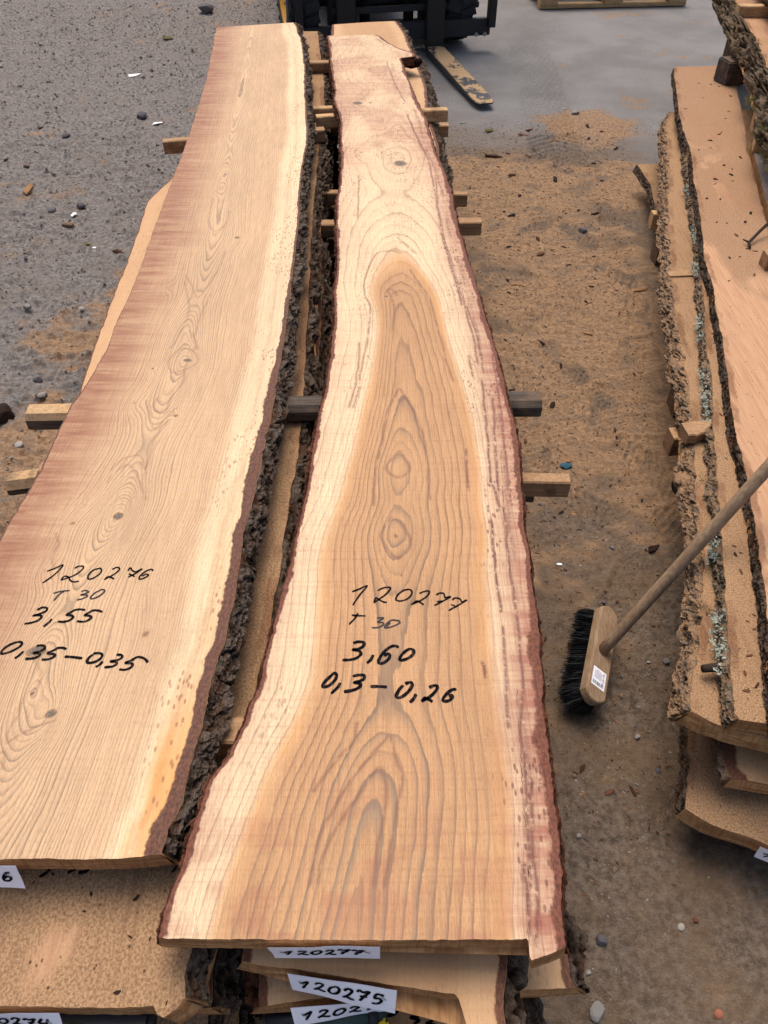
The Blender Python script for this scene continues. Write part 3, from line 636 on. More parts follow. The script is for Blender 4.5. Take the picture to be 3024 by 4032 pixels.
# ---- marker writing on the two boards
WA_THIN = [[(-0.5062,0.7537),(-0.4962,0.7595),(-0.4857,0.7663),(-0.4927,0.7479),(-0.5057,0.7308)], [(-0.4667,0.7595),(-0.4619,0.7634),(-0.4545,0.7634),(-0.4543,0.7575),(-0.4628,0.746),(-0.4804,0.7361)], [(-0.4801,0.7374),(-0.4769,0.7441),(-0.4705,0.7421),(-0.4657,0.7355),(-0.4592,0.7332),(-0.453,0.7346)],
  [(-0.4298,0.7595),(-0.4376,0.7556),(-0.4419,0.7469),(-0.4405,0.7393),(-0.4347,0.7393),(-0.4277,0.746),(-0.4245,0.7537),(-0.4275,0.7595),(-0.4325,0.7585)], [(-0.4093,0.7575),(-0.4036,0.7614),(-0.3987,0.7595),(-0.3995,0.7537),(-0.4069,0.745),(-0.4164,0.7374)], [(-0.415,0.7393),(-0.4123,0.7431),(-0.406,0.7412),(-0.4016,0.7383)],
  [(-0.385,0.7546),(-0.3827,0.7604),(-0.3786,0.7556),(-0.3728,0.7527),(-0.3645,0.7585),(-0.3722,0.7498),(-0.3814,0.7421)], [(-0.3822,0.7488),(-0.3764,0.746),(-0.3721,0.7431)], [(-0.3467,0.7546),(-0.351,0.7575),(-0.3588,0.7527),(-0.3648,0.7431),(-0.363,0.7383),(-0.3563,0.7412),(-0.3522,0.746),(-0.3563,0.7479),(-0.3613,0.7441)]]
WA_FADE = [[(-0.4838,0.7113),(-0.4741,0.715),(-0.461,0.7168)], [(-0.4687,0.7159),(-0.4751,0.7086),(-0.4789,0.6977)], [(-0.444,0.715),(-0.4387,0.7168),(-0.4329,0.7141),(-0.4384,0.7104),(-0.4428,0.7082),(-0.435,0.7086),(-0.4328,0.7058),(-0.4387,0.7013),(-0.4459,0.6991)],
  [(-0.4147,0.7187),(-0.4231,0.7122),(-0.4273,0.704),(-0.4245,0.7013),(-0.4169,0.7049),(-0.4104,0.7131),(-0.4109,0.7178),(-0.4162,0.7187)]]
WA_BOLD = [[(-0.4977,0.6807),(-0.4921,0.6852),(-0.485,0.6843),(-0.4845,0.679),(-0.4927,0.6737),(-0.5001,0.6708),(-0.4919,0.6715),(-0.4875,0.6685),(-0.4905,0.6624),(-0.4988,0.6582),(-0.508,0.6564)], [(-0.4718,0.665),(-0.4741,0.659),(-0.4794,0.6513)],
  [(-0.4288,0.6807),(-0.4362,0.682),(-0.4436,0.6807),(-0.4486,0.6763),(-0.4532,0.672),(-0.4457,0.6711),(-0.4426,0.6676),(-0.446,0.6624),(-0.4536,0.6599),(-0.4618,0.6604)], [(-0.4033,0.6772),(-0.4103,0.6799),(-0.4173,0.6799),(-0.422,0.6763),(-0.4266,0.6716),(-0.4196,0.6702),(-0.4166,0.6668),(-0.4208,0.6616),(-0.4272,0.6599),(-0.4352,0.6611)],
  [(-0.5096,0.6246),(-0.5174,0.6197),(-0.523,0.6124),(-0.5237,0.6068),(-0.5182,0.6063),(-0.5101,0.61),(-0.5018,0.6173),(-0.5003,0.623),(-0.5045,0.6255),(-0.5108,0.6241)], [(-0.494,0.61),(-0.4972,0.6036),(-0.502,0.5981)], [(-0.4787,0.6189),(-0.4728,0.6197),(-0.4676,0.6181),(-0.4668,0.6133),(-0.4722,0.6092),(-0.4788,0.6068),(-0.4721,0.6068),(-0.4698,0.6036),(-0.4732,0.5997),(-0.4806,0.5978),(-0.4875,0.5978)],
  [(-0.4358,0.6133),(-0.4418,0.6154),(-0.4479,0.6154),(-0.4517,0.6124),(-0.4594,0.6068),(-0.4515,0.6052),(-0.4488,0.6028),(-0.4516,0.5989),(-0.4575,0.5965),(-0.4649,0.5965)], [(-0.435,0.6012),(-0.4241,0.6004),(-0.4102,0.5984)], [(-0.3971,0.6044),(-0.4012,0.5997),(-0.4024,0.5933),(-0.3988,0.591),(-0.3902,0.5933),(-0.385,0.5989),(-0.3848,0.6044),(-0.3897,0.6068),(-0.3976,0.606)],
  [(-0.3809,0.5933),(-0.3837,0.5886),(-0.3884,0.5843)], [(-0.365,0.6044),(-0.3582,0.6036),(-0.3565,0.5997),(-0.3616,0.5957),(-0.3703,0.5933),(-0.3634,0.5926),(-0.3613,0.5894),(-0.3657,0.5855),(-0.3765,0.584)], [(-0.3195,0.5918),(-0.3247,0.5973),(-0.332,0.6004),(-0.3372,0.5997),(-0.3428,0.5949),(-0.3498,0.591),(-0.3417,0.5902),(-0.339,0.5871),(-0.3425,0.5824),(-0.3485,0.5801),(-0.356,0.5809)]]
WB_THIN = [[(-0.0467,0.7145),(-0.0368,0.7192),(-0.0246,0.7257),(-0.0351,0.709),(-0.0453,0.6892)], [(-0.0094,0.7164),(-0.0022,0.721),(0.0065,0.7229),(0.0094,0.7201),(0.0021,0.709),(-0.0149,0.6937)], [(-0.0142,0.6955),(-0.0121,0.7027),(-0.0064,0.6991),(-0.0007,0.6955),(0.0042,0.6946)], [(0.0367,0.7192),(0.028,0.7164),(0.0193,0.7072),(0.0178,0.6991),(0.0249,0.6973),(0.0349,0.7018),(0.0408,0.7109),(0.0396,0.7173),(0.0338,0.7192)],
  [(0.0516,0.7109),(0.0582,0.7145),(0.0661,0.7155),(0.0636,0.7072),(0.0533,0.6982),(0.0389,0.6906)], [(0.0418,0.6919),(0.0476,0.6973),(0.0545,0.6928),(0.0573,0.6901)], [(0.0765,0.7081),(0.081,0.7118),(0.0874,0.7109),(0.0892,0.7036),(0.0971,0.7054),(0.086,0.6973),(0.0728,0.6888)], [(0.0766,0.6955),(0.0845,0.6973)],
  [(0.0989,0.6991),(0.1034,0.7027),(0.1104,0.7009),(0.1128,0.6955),(0.1202,0.6991),(0.1082,0.6901),(0.0928,0.68)], [(0.0969,0.6906),(0.1024,0.6883)], [(-0.0461,0.6716),(-0.037,0.6707),(-0.0261,0.6703)], [(-0.0371,0.6751),(-0.0411,0.6664),(-0.0494,0.6552)]]
WB_FADE = [[(-0.0098,0.6664),(-0.0007,0.6664),(-0.009,0.6595),(-0.0021,0.6586),(-0.0007,0.6552),(-0.0076,0.6501),(-0.0172,0.6497)], [(0.0229,0.6612),(0.0118,0.6629),(0.0048,0.6577),(0.0007,0.6501),(0.0076,0.6501),(0.0187,0.6552),(0.0232,0.6595)], [(0.009,0.6586),(0.0034,0.6509)]]
WB_BOLD = [[(-0.0427,0.6234),(-0.036,0.6256),(-0.0278,0.6243),(-0.029,0.6177),(-0.0357,0.6137),(-0.043,0.6125),(-0.0343,0.6105),(-0.0315,0.6056),(-0.0367,0.5993),(-0.0459,0.5961),(-0.0565,0.5956)], [(-0.0147,0.604),(-0.018,0.5961),(-0.0232,0.5906)], [(0.0195,0.6153),(0.0169,0.6185),(0.0101,0.6177),(0.0007,0.6097),(-0.006,0.5985),(-0.0073,0.5914),(-0.002,0.5906),(0.0053,0.5961),(0.008,0.6033),(0.0047,0.6056),(-0,0.6025)],
  [(0.0309,0.6113),(0.0247,0.6048),(0.0213,0.5977),(0.0239,0.5953),(0.0326,0.5985),(0.0395,0.6048),(0.0403,0.6113),(0.0357,0.6137),(0.0295,0.6105)], [(-0.07,0.5713),(-0.0774,0.563),(-0.0809,0.5562),(-0.0788,0.5537),(-0.0718,0.5562),(-0.0645,0.5652),(-0.0632,0.5721),(-0.0662,0.5748),(-0.0706,0.5713)], [(-0.0577,0.56),(-0.0613,0.5525),(-0.0693,0.5436)],
  [(-0.0418,0.5698),(-0.0347,0.5718),(-0.0268,0.5713),(-0.0267,0.566),(-0.0331,0.5622),(-0.0396,0.5603),(-0.0324,0.5588),(-0.031,0.5555),(-0.0355,0.551),(-0.0431,0.548),(-0.0527,0.5463)], [(-0.0181,0.5543),(-0.0071,0.5543),(0.0039,0.5535)], [(0.0252,0.5562),(0.02,0.5495),(0.0162,0.5407),(0.0185,0.5371),(0.0262,0.5407),(0.0341,0.5495),(0.0375,0.557),(0.0344,0.5607),(0.0279,0.5585)],
  [(0.0417,0.5429),(0.0389,0.5363),(0.0337,0.5303)], [(0.0594,0.5525),(0.0653,0.5555),(0.0704,0.5547),(0.0682,0.548),(0.0594,0.5385),(0.0483,0.532)], [(0.0503,0.5334),(0.053,0.5371),(0.0592,0.5342),(0.0629,0.5313)], [(0.0939,0.548),(0.0921,0.5503),(0.0855,0.5466),(0.0779,0.5378),(0.077,0.5327),(0.0834,0.5327),(0.0887,0.5371),(0.089,0.5407),(0.0844,0.54)]]
def write(parent, strokes, width, mat, z, seed=0, name='marker_writing', label=None):
    V, Q = ribbons(strokes, width, lambda p: (p[0], p[1], z), seed)
    o = np_mesh(name, V, Q, MT[mat], parent)
    if label: o['label'] = label
    return o
write(b276, WA_THIN, .0027, 'ink', ZT + .0006, 1); write(b276, WA_FADE, .0026, 'inkgrey', ZT + .0006, 2); write(b276, WA_BOLD[:4], .0037, 'ink', ZT + .0006, 3); write(b276, WA_BOLD[4:], .0038, 'ink', ZT + .0006, 3)
write(b277, WB_THIN[:10], .0027, 'ink', ZT + .0006, 4); write(b277, WB_THIN[10:], .0027, 'ink', ZT + .0006, 4); write(b277, WB_FADE, .0024, 'inkgrey', ZT + .0006, 5); write(b277, WB_BOLD[:4], .0044, 'ink', ZT + .0006, 6); write(b277, WB_BOLD[4:], .0044, 'ink', ZT + .0006, 6)

# ---- lower boards of the two near stacks
def dust_field(clean=None):
    def f(S, X, Y, rl, rr):
        z0 = np.zeros_like(X); st = z0
        if clean is not None: st = clean(X, Y, rl, rr)
        return dict(stain=st)
    return f
def clean274(X, Y, rl, rr):
    cx, cy = [(-0.371,0.2541)][0]
    u = (X - cx) * .80 + (Y - cy) * -.35; v = (X - cx) * .35 + (Y - cy) * .8
    return .75 * sstep(1.25, .55, np.sqrt((u / .020) ** 2 + (v / .032) ** 2) + .9 * (fbm(X / .012, Y / .02, 3, 4) - .5))
R274 = [(-0.2848,3.8462),(-0.2367,3.3437),(-0.2188,3.0197),(-0.2192,2.7411),(-0.2096,2.4109),(-0.2,2.0329),(-0.1855,1.7313),(-0.1757,1.4851),(-0.1667,1.2929),(-0.1621,1.1874),(-0.1623,1.0914),(-0.1683,1.0036),(-0.1707,0.904),(-0.1677,0.814),(-0.1739,0.7481),(-0.1749,0.6869),(-0.1805,0.63),(-0.1963,0.4495),(-0.2049,0.3355),(-0.2126,0.2633),(-0.2158,0.2302),(-0.2114,0.1955)]
L274 = [(-0.734,3.8462),(-0.6582,3.0197),(-0.6288,2.4109),(-0.6216,2.0329),(-0.599,1.5647),(-0.5997,1.219),(-0.6077,0.9802),(-0.6197,0.8482),(-0.6319,0.6643),(-0.6491,0.4495),(-0.657,0.2852),(-0.6581,0.1955)]
N274 = [(-0.4085,0.2068),(-0.343,0.2057),(-0.2908,0.2049),(-0.2649,0.2057),(-0.2407,0.2083),(-0.2368,0.193),(-0.2249,0.2007),(-0.2158,0.2074),(-0.2117,0.221)]
b274, L274f, R274f = board('live_edge_board', 'sawdust-covered board marked 120274 directly under the pale 120276 board', L274, R274, N274, 4.12, .55, .03, MT['dust'], 260, 70, .003, (.004, .022),
    dust_field(clean274), 41, bark=((None, 0), ('bark', .012)), bstep=.006, nb=10)
write(b274, [[(-0.4085,0.3384),(-0.4024,0.3421),(-0.3979,0.3473)], [(-0.3762,0.3428),(-0.3714,0.3457),(-0.3675,0.3473)], [(-0.3634,0.3431),(-0.3564,0.344),(-0.3527,0.3464),(-0.356,0.3478)]], .004, 'ink', .5506, 8)
L480 = [(-0.676,2.8638),(-0.702,2.608),(-0.7449,2.3975),(-0.7245,2.156),(-0.7095,1.8759),(-0.6989,1.6834),(-0.6894,1.53),(-0.6822,1.4418),(-0.6793,1.383),(-0.6747,1.2847),(-0.6835,1.1395),(-0.6855,1.0273),(-0.6872,0.9262),(-0.7227,0.7132),(-0.6941,0.3062),(-0.6734,0.188)]
R480 = [(-0.2722,4.0754),(-0.2177,3.1892),(-0.1959,2.5886),(-0.1902,2.1827),(-0.1624,1.8589),(-0.1553,1.5945),(-0.1533,1.3883),(-0.151,1.2315),(-0.1559,1.0781),(-0.1594,0.9558),(-0.1629,0.8067),(-0.1651,0.67),(-0.1874,0.45),(-0.203,0.3062),(-0.1952,0.188)]
board('live_edge_board', 'clean pale board jutting out past the reddish edge of the 120276 board', L480, R480, .22, 4.05, .48, .03, MT['wplain'], 200, 40, .003, (.004, .018), None, 43, (3, 1), bark=((None, 0), ('bark', .012)), bstep=.008)
LADJ = ['second board up from the bearers under the 120276 board', 'third board up from the bearers under the 120276 board', 'fourth board up from the bearers under the 120276 board', 'lowest board on the bearers under the 120276 board']
def shifted(p, dx): return [(x + dx, y) for x, y in p]
for i, (zz, dx) in enumerate([(.41, -.015), (.34, .01), (.27, -.01), (.20, .005)]):
    lab = ['dim board in the dark gap between the two stacks, just under the jutting pale board', 'dim board in the pale stack, second under the jutting pale board', 'dim board in the pale stack, directly on top of its lowest board', 'lowest dim board of the pale stack, lying on the bearers'][i]
    board('live_edge_board', lab, shifted(L480, .05 + dx), shifted(R480, dx), .21 + .02 * i, 3.95 - .1 * i, zz, .03, MT['dust'], 90, 12, .004, (.004, .012), dust_field(), 60 + i, bark=((None, 0), ('bark', .010)), bstep=.014)
R275 = [(0.055,4.3186),(0.0938,4.1157),(0.1142,3.8829),(0.1434,3.5713),(0.1636,3.3437),(0.1614,3.0197),(0.1692,2.8523),(0.1824,2.665),(0.1729,2.2868),(0.1813,1.8804),(0.1755,1.4683),(0.1775,1.0795),(0.1669,0.7513),(0.1492,0.4495),(0.1349,0.2615),(0.1252,0.1791)]
L275 = [(-0.2468,4.2492),(-0.2401,4.0199),(-0.2049,3.5265),(-0.1406,2.7411),(-0.1153,2.254),(-0.1041,1.7824),(-0.0921,1.4683),(-0.0999,1.2962),(-0.1111,1.1469),(-0.1181,0.9569),(-0.1321,0.7984),(-0.1459,0.6479),(-0.1524,0.5145),(-0.1623,0.3901),(-0.1558,0.2522),(-0.1488,0.1791)]
N275 = [(-0.1558,0.2496),(-0.1386,0.2453),(-0.1032,0.2425),(0.0146,0.2257),(0.0552,0.2203),(0.0794,0.2175),(0.0811,0.2081),(0.088,0.1824),(0.1259,0.1807)]
F275 = [(-0.2486,4.2406),(-0.088,4.2837),(0.0638,4.3098)]
b275, L275f, R275f = board('live_edge_board', 'long board marked 120275 under the waisted board, its far end reaching past it', L275, R275, N275, F275, .55, .03, MT['wplain'], 300, 60, .003, (.006, .016), None, 45, (1, 1), bark=((None, 0), ('bark', .012)), bstep=.007)
L482 = [(-0.205,4.0754),(-0.1341,2.9431),(-0.0868,1.9137),(-0.0887,1.3088),(-0.1129,1.0274),(-0.1398,0.7132),(-0.1532,0.4826),(-0.1451,0.2587),(-0.1386,0.188)]
R482 = [(0.1529,4.0754),(0.1862,3.559),(0.1994,3.2965),(0.1991,2.8614),(0.2017,2.3516),(0.2041,1.792),(0.2087,1.3088),(0.1895,0.9107),(0.1829,0.6289),(0.1779,0.4188),(0.2167,0.2947),(0.2193,0.2483),(0.2206,0.2365)]
N482 = [(-0.1486,0.2198),(-0.1079,0.2258),(-0.0689,0.2303),(0.0163,0.2336),(0.0909,0.2327),(0.1569,0.238),(0.2212,0.24)]
b482, _, _ = board('live_edge_board', 'board with a yellowish face and curled paper tag under the 120275 board', L482, R482, N482, 4.0, .48, .03, MT['wplain'], 160, 40, .003, (.012, .02), None, 47, (1, 1), bark=(('barkred', .008), ('bark', .012)), bstep=.009)
L412 = shifted(L482, .02); R412 = shifted(R482, -.05)
b412, _, _ = board('live_edge_board', 'written board with a green drill lying on it, low in the waisted stack', L412, R412, .15, 3.9, .41, .03, MT['wplain'], 120, 24, .003, (.01, .02), None, 49, (1, 1), bark=(('bark', .01), ('bark', .012)), bstep=.012)
WL = [[(-0.0848,0.2221),(-0.0871,0.2264),(-0.0844,0.2315),(-0.0776,0.235),(-0.0705,0.2346),(-0.0682,0.2298),(-0.069,0.2247),(-0.0728,0.2213)], [(0.0058,0.2434),(0.0076,0.2342),(0.02,0.2357),(0.0111,0.2282),(-0.0013,0.2267)], [(0.0323,0.2312),(0.0447,0.2327),(0.041,0.2267),(0.0321,0.2252),(0.0426,0.2222),(0.0355,0.2186)], [(0.0534,0.2297),(0.0622,0.2282),(0.0584,0.2222),(0.0512,0.2186),(0.0624,0.2174)]]
for q in WL: write(b412, [q], .0035, 'ink', .4106, 9)
for i, (zz, dx) in enumerate([(.34, -.01), (.27, .015), (.20, 0)]):
    lab = ['dim board in the waisted stack, directly under the written board with the drill', 'dim board in the waisted stack, resting on its lowest board', 'lowest dim board of the waisted stack, lying on the bearers'][i]
    board('live_edge_board', lab, shifted(L482, dx + .01), shifted(R482, dx - .03), .2, 3.85 - .1 * i, zz, .03, MT['dust'], 80, 12, .004, (.01, .012), dust_field(), 80 + i, bark=(('bark', .01), ('bark', .010)), bstep=.016)
# rounded sawdusty offcut end peeping out beside the far end of the waisted stack
ox, oy = [(0.2006,3.6393)][0]

# ---- sticks between the layers
def stick(label, p0, p1, z0, hgt, wid, mat, group=None, bev=.003, name='spacer_stick', irr=.003):
    p0, p1 = Vector((p0[0], p0[1], 0)), Vector((p1[0], p1[1], 0)); d = p1 - p0; L = d.length; d.normalize()
    n = Vector((-d.y, d.x, 0)); c = (p0 + p1) / 2
    o = thing(name, label, 'stick', (c.x, c.y, z0), group)
    bm = bmesh.new(); K = 9
    rows = []
    for i in range(K):
        t = i / (K - 1); p = p0 + d * L * t + n * random.uniform(-irr, irr)
        hw = wid / 2 * random.uniform(.94, 1.04); hh = hgt
        b = bev
        prof_ = [(-hw, b), (-hw, hh - b), (-hw + b, hh), (hw - b, hh), (hw, hh - b), (hw, b), (hw - b, 0), (-hw + b, 0)]
        rows.append([bm.verts.new(p + n * u + Vector((0, 0, z0 + v))) for u, v in prof_])
    for a, b_ in zip(rows[:-1], rows[1:]):
        for k in range(8): bm.faces.new((a[k], a[(k + 1) % 8], b_[(k + 1) % 8], b_[k]))
    bm.faces.new(rows[0]); bm.faces.new(rows[-1][::-1])
    bm_obj('stick_body', bm, MT[mat], o)
    return o
A = [(-0.7181,2.6151),(-0.2234,2.8361),(-0.1593,2.8361),(0.2221,2.9257)]
stick('tan spacer stick poking out over the gravel under the 120276 board', A[0], (-.20, A[0][1] + .11), .55, .04, .035, 'sticktan')
stick('pale split spacer stick bridging the gap between the two top boards at their far half', (-.235, A[1][1] + .01), (A[3][0], A[3][1]), .55, .04, .034, 'stickpale', irr=.004)
stick('thin pale spacer stick lying just behind the pale split stick in the gap', (-.30, A[1][1] + .10), (.1, A[1][1] + .11), .55, .04, .03, 'stickpale')
B = [(-0.6897,1.1942),(0.3089,1.2375)]
stick('thick dark weathered spacer stick bridging both stacks under the middle of the top boards', B[0], B[1], .55, .04, .050, 'stickpart', bev=.010, irr=.004)
stick('hidden spacer stick near the marked ends under the two top boards', (-.45, .52), (.16, .50), .55, .04, .04, 'sticktan')
stick('hidden spacer stick under the far ends of the two top boards', (-.62, 3.45), (.05, 3.52), .55, .04, .04, 'sticktan')
Cc = [(0.3509,1.074),(0.3029,1.1109),(0.2831,2.1794),(0.257,2.3723),(0.2332,2.2794),(0.2349,2.9748)]
stick('pale square spacer stick sticking farthest out over the sawdust beside the waisted board', (-.66, Cc[0][1] + .03), (Cc[0][0], Cc[0][1]), .48, .04, .030, 'sticktan')
stick('dark spacer stick end beside the pale square one under the waisted board', (-.60, Cc[1][1] + .05), (Cc[1][0], Cc[1][1] + .02), .41, .04, .035, 'stickdark')
stick('tan spacer stick end under the narrow waist of the waisted board', (-.62, Cc[2][1] - .02), (Cc[2][0], Cc[2][1]), .48, .04, .036, 'sticktan')
stick('thin tan spacer stick end, farther of the two beside the narrow waist', (-.66, Cc[3][1] + .02), (Cc[3][0], Cc[3][1]), .48, .04, .028, 'sticktan')
stick('short dark spacer stick end between the two tan ones at the narrow waist', (-.60, Cc[4][1] - .05), (Cc[4][0] - .01, Cc[4][1] - .05), .41, .04, .04, 'stickdark')
stick('grey-brown spacer stick end beside the knotted part of the waisted board', (-.66, Cc[5][1] + .03), (Cc[5][0], Cc[5][1]), .48, .04, .036, 'sticktan')
D = [(-0.7613,1.1547)][0]
stick('stubby round-ended branch piece covered in sawdust under the gravel side of the 120276 board', D, (-.30, D[1] + .03), .41, .04, .055, 'stickdust', bev=.014, irr=.006)
for zz in (.48, .41, .34, .27, .20):
    for yy in (.42, 3.3) if zz > .4 else (.42, 1.5, 2.6, 3.3):
        stick('rough spacer stick hidden between the lower layers of the two long stacks', (-.56, yy + .02), (.16, yy), zz, .04, .04, 'bearer', 'spacer sticks between the lower layers')
for yy in (.55, 1.6, 2.7, 3.5):
    stick('heavy bearer timber on the ground under the two long stacks', (-.64, yy), (.28, yy), -.004, .174, .10, 'bearer', 'bearers under the long stacks', .006, 'bearer_timber', .003)

# ------------------------------------------------------------------ paper tags
GL = {'1': [[(.1, .6), (.4, .78), (.75, 1), (.55, .5), (.3, 0)]], '2': [[(.15, .75), (.45, 1), (.8, .85), (.5, .4), (.05, 0)], [(.05, 0), (.35, .15), (.8, 0), (.98, .06)]],
      '0': [[(.6, .95), (.25, .75), (.08, .3), (.3, .03), (.7, .2), (.95, .65), (.8, .95), (.5, .95)]], '7': [[(.02, .8), (.2, 1), (.5, .86), (1, 1), (.6, .5), (.25, 0)], [(.25, .45), (.85, .52)]],
      '6': [[(.95, .95), (.6, .9), (.2, .4), (.2, .05), (.6, .05), (.85, .35), (.55, .5), (.25, .3)]], '5': [[(1, .95), (.45, 1), (.25, .6), (.65, .6), (.8, .35), (.5, .05), (.05, .05)]],
      '4': [[(.45, 1), (.1, .45), (.75, .5)], [(.95, .95), (.55, 0)]]}
def paper_tag(parent, p0, p1, ztop, hgt, text, bow=.003, tuck=.0, lift=(0, 0), x0=.12, cw=.105, ch=.42, nu=14, nv=5, dip=0.0, seed=0):
    """strip of paper stapled to a board end; p0->p1 its upper edge, hanging down"""
    p0, p1 = np.array(p0), np.array(p1); d = p1 - p0; W = np.linalg.norm(d); d = d / W; n = np.array([d[1], -d[0]])
    if n[1] > 0: n = -n
    def T(u, v, off=0.0):
        o = .0025 + bow * (vnoise(np.array(u * 3.1 + seed), np.array(v * 1.3), 5 + seed)) + v * (lift[0] * (1 - u) + lift[1] * u) + off
        q = p0 + d * W * u + n * o
        return (float(q[0]), float(q[1]), float(ztop - hgt * v * (1 - .25 * (abs(lift[0]) * (1 - u) + abs(lift[1]) * u) / max(hgt, 1e-6)) - dip * math.sin(math.pi * u)))
    V = [T(i / (nu - 1) + (.03 * (j / (nv - 1)) if i == 0 else 0), j / (nv - 1)) for j in range(nv) for i in range(nu)]
    V += [T(i / (nu - 1) + (.03 * (j / (nv - 1)) if i == 0 else 0), j / (nv - 1), -.0004) for j in range(nv) for i in range(nu)]
    Q = np.concatenate([grid_quads(nv, nu), grid_quads(nv, nu, nu * nv)[:, ::-1]])
    o = np_mesh('paper_tag', V, Q, MT['paper'], parent, True)
    ss = []
    for i, ch_ in enumerate(text):
        for st in GL[ch_]:
            ss.append([((x0 + i * cw + .85 * cw * x), .68 - ch * y + .02 * math.sin(i * 2.3 + seed)) for x, y in st])
    aspect = W / hgt
    sc = [[(x * W, y * hgt) for x, y in s] for s in ss]
    V, Q = ribbons(sc, .0034, lambda p: T(p[0] / W, p[1] / hgt, .0007), seed)
    w_ = np_mesh('tag_writing', V, Q, MT['ink'], o)
    for u in (.10, .86):
        bm = bmesh.new(); a = T(u, .3, .0012); b = T(u + .05, .45, .0012); add_tube(bm, [a, b], .0005, 5); bm_obj('staple', bm, MT['metal'], o)
    return o
def on_end(pts, dy=-.003): return [(x, y + dy) for x, y in pts]
T1 = on_end([(-0.1202,0.2513),(-0.0041,0.2509)]); paper_tag(b277, T1[0], T1[1], .621, .042, '120277', x0=.12, cw=.125, seed=1)
T2 = on_end([(-0.1049,0.2432),(0.0143,0.2263)]); paper_tag(b275, T2[0], T2[1], .552, .042, '120275', x0=.10, cw=.135, seed=2, lift=(.004, .012))
T3 = on_end([(-0.1069,0.2267),(0.012,0.2327)]); paper_tag(b482, T3[0], T3[1], .481, .034, '12027', x0=.10, cw=.15, seed=3, lift=(.012, .0), dip=-.003)
T4 = on_end([(-0.5258,0.3315),(-0.4084,0.332)]); paper_tag(b276, T4[0], T4[1], .620, .045, '120276', x0=.16, cw=.13, seed=4, lift=(.0, .010))
T5 = on_end([(-0.458,0.2067),(-0.3431,0.206)]); paper_tag(b274, T5[0], T5[1], .552, .042, '120274', x0=.12, cw=.13, seed=5, lift=(.0, .010))

# ------------------------------------------------------------------ tools lying in the stack end
dx_, dy_ = [(-0.0383,0.2206)][0]
dr = thing('cordless_drill', 'dark green cordless drill with a yellow trigger part, lying under the paper tags', 'drill', (dx_, dy_ - .012, .41))
bm = bmesh.new(); add_tube(bm, [(dx_ - .065, dy_, .4285), (dx_ - .055, dy_, .4285), (dx_ - .01, dy_ + .002, .429), (dx_ + .035, dy_ + .004, .429), (dx_ + .042, dy_ + .004, .429)], [.008, .015, .0185, .0185, .014], 16)
bm_obj('body', bm, MT['greenplastic'], dr, smooth=True)
bm = bmesh.new(); add_tube(bm, [(dx_ - .10, dy_ - .001, .4285), (dx_ - .07, dy_ - .001, .4285), (dx_ - .064, dy_, .4285)], [.008, .010, .012], 14); bm_obj('chuck', bm, MT['blackpaint'], dr, smooth=True)
bm = bmesh.new(); add_tube(bm, [(dx_ + .018, dy_, .428), (dx_ + .022, dy_ - .05, .428), (dx_ + .03, dy_ - .09, .428)], [.016, .014, .015], 12); bm_obj('handle', bm, MT['greenplastic'], dr, smooth=True)
bm = bmesh.new(); add_box(bm, (dx_ + .037, dy_ - .018, .433), (.014, .03, .03), None, .004); bm_obj('trigger_guard', bm, MT['yellowplastic'], dr)
bm = bmesh.new(); add_box(bm, (dx_ + .04, dy_ - .12, .428), (.075, .05, .036), None, .006); bm_obj('battery', bm, MT['blackpaint'], dr)
bx_, by_ = [(-0.013,0.2177)][0]
st = thing('black_strap', 'short black webbing strap hanging beside the green drill', 'strap', (bx_, by_, .41))
bm = bmesh.new(); add_tube(bm, [(bx_, by_ + .006, .449), (bx_ + .001, by_ - .004, .444), (bx_ + .002, by_ - .010, .43), (bx_ + .002, by_ - .03, .4165), (bx_ + .004, by_ - .06, .4165)], .006, 10)
bm_obj('strap', bm, MT['blackpaint'], st, smooth=True)
tx, ty = [(-0.3097,0.2031)][0]
tt = thing('staple_gun', 'black hand stapler lying under the end of the 120274 board', 'tool', (tx, ty, .48))
bm = bmesh.new(); add_box(bm, (tx, ty, .4955), (.11, .026, .030), None, .006); bm_obj('body', bm, MT['blackpaint'], tt)
bm = bmesh.new(); add_tube(bm, [(tx - .05, ty - .006, .506), (tx, ty - .014, .511), (tx + .06, ty - .012, .508)], [.007, .008, .007], 8); bm_obj('lever', bm, MT['metal'], tt, smooth=True)
bm = bmesh.new(); add_tube(bm, [(tx - .075, ty, .497), (tx - .054, ty, .497)], [.013, .014], 12); bm_obj('nose', bm, MT['barkred'], tt, smooth=True)

# ------------------------------------------------------------------ stack on the other side of the path
def cleanM(X, Y, rl, rr):
    a = sstep(2.18, 2.02, Y + .5 * (fbm(X / .09, Y / .2, 3, 5) - .5) - .25 * sstep(.1, .0, rl))
    b = .8 * sstep(.58, .68, fbm(X / .045, Y / .07, 4, 9)) * np.exp(-((Y - 2.95) / .30) ** 2) * sstep(.22, .0, rl)
    return np.clip(np.maximum(a * .92, b), 0, 1)
LM = [(1.447,4.2733),(1.4067,4.1294),(1.3454,3.8455),(1.2909,3.6232),(1.2461,3.39),(1.2232,3.2056),(1.1815,3.0232),(1.1418,2.867),(1.114,2.722),(1.0808,2.5772),(1.0474,2.4337),(1.0041,2.264),(0.9777,2.0911),(0.9497,1.9726),(0.9157,1.8),(0.8589,1.5627),(0.8236,1.411),(0.8074,1.3033),(0.7909,1.2129),(0.7728,1.129),(0.7346,0.9733),(0.7168,0.8972),(0.6483,0.6506)]
RM = [(1.7488,4.2987),(1.6175,3.8277),(1.5214,3.4348),(1.4432,3.1921),(1.362,2.844),(1.2881,2.5281),(1.2011,2.1389),(1.0754,1.4628),(1.0086,0.9016),(0.9685,0.6506)]
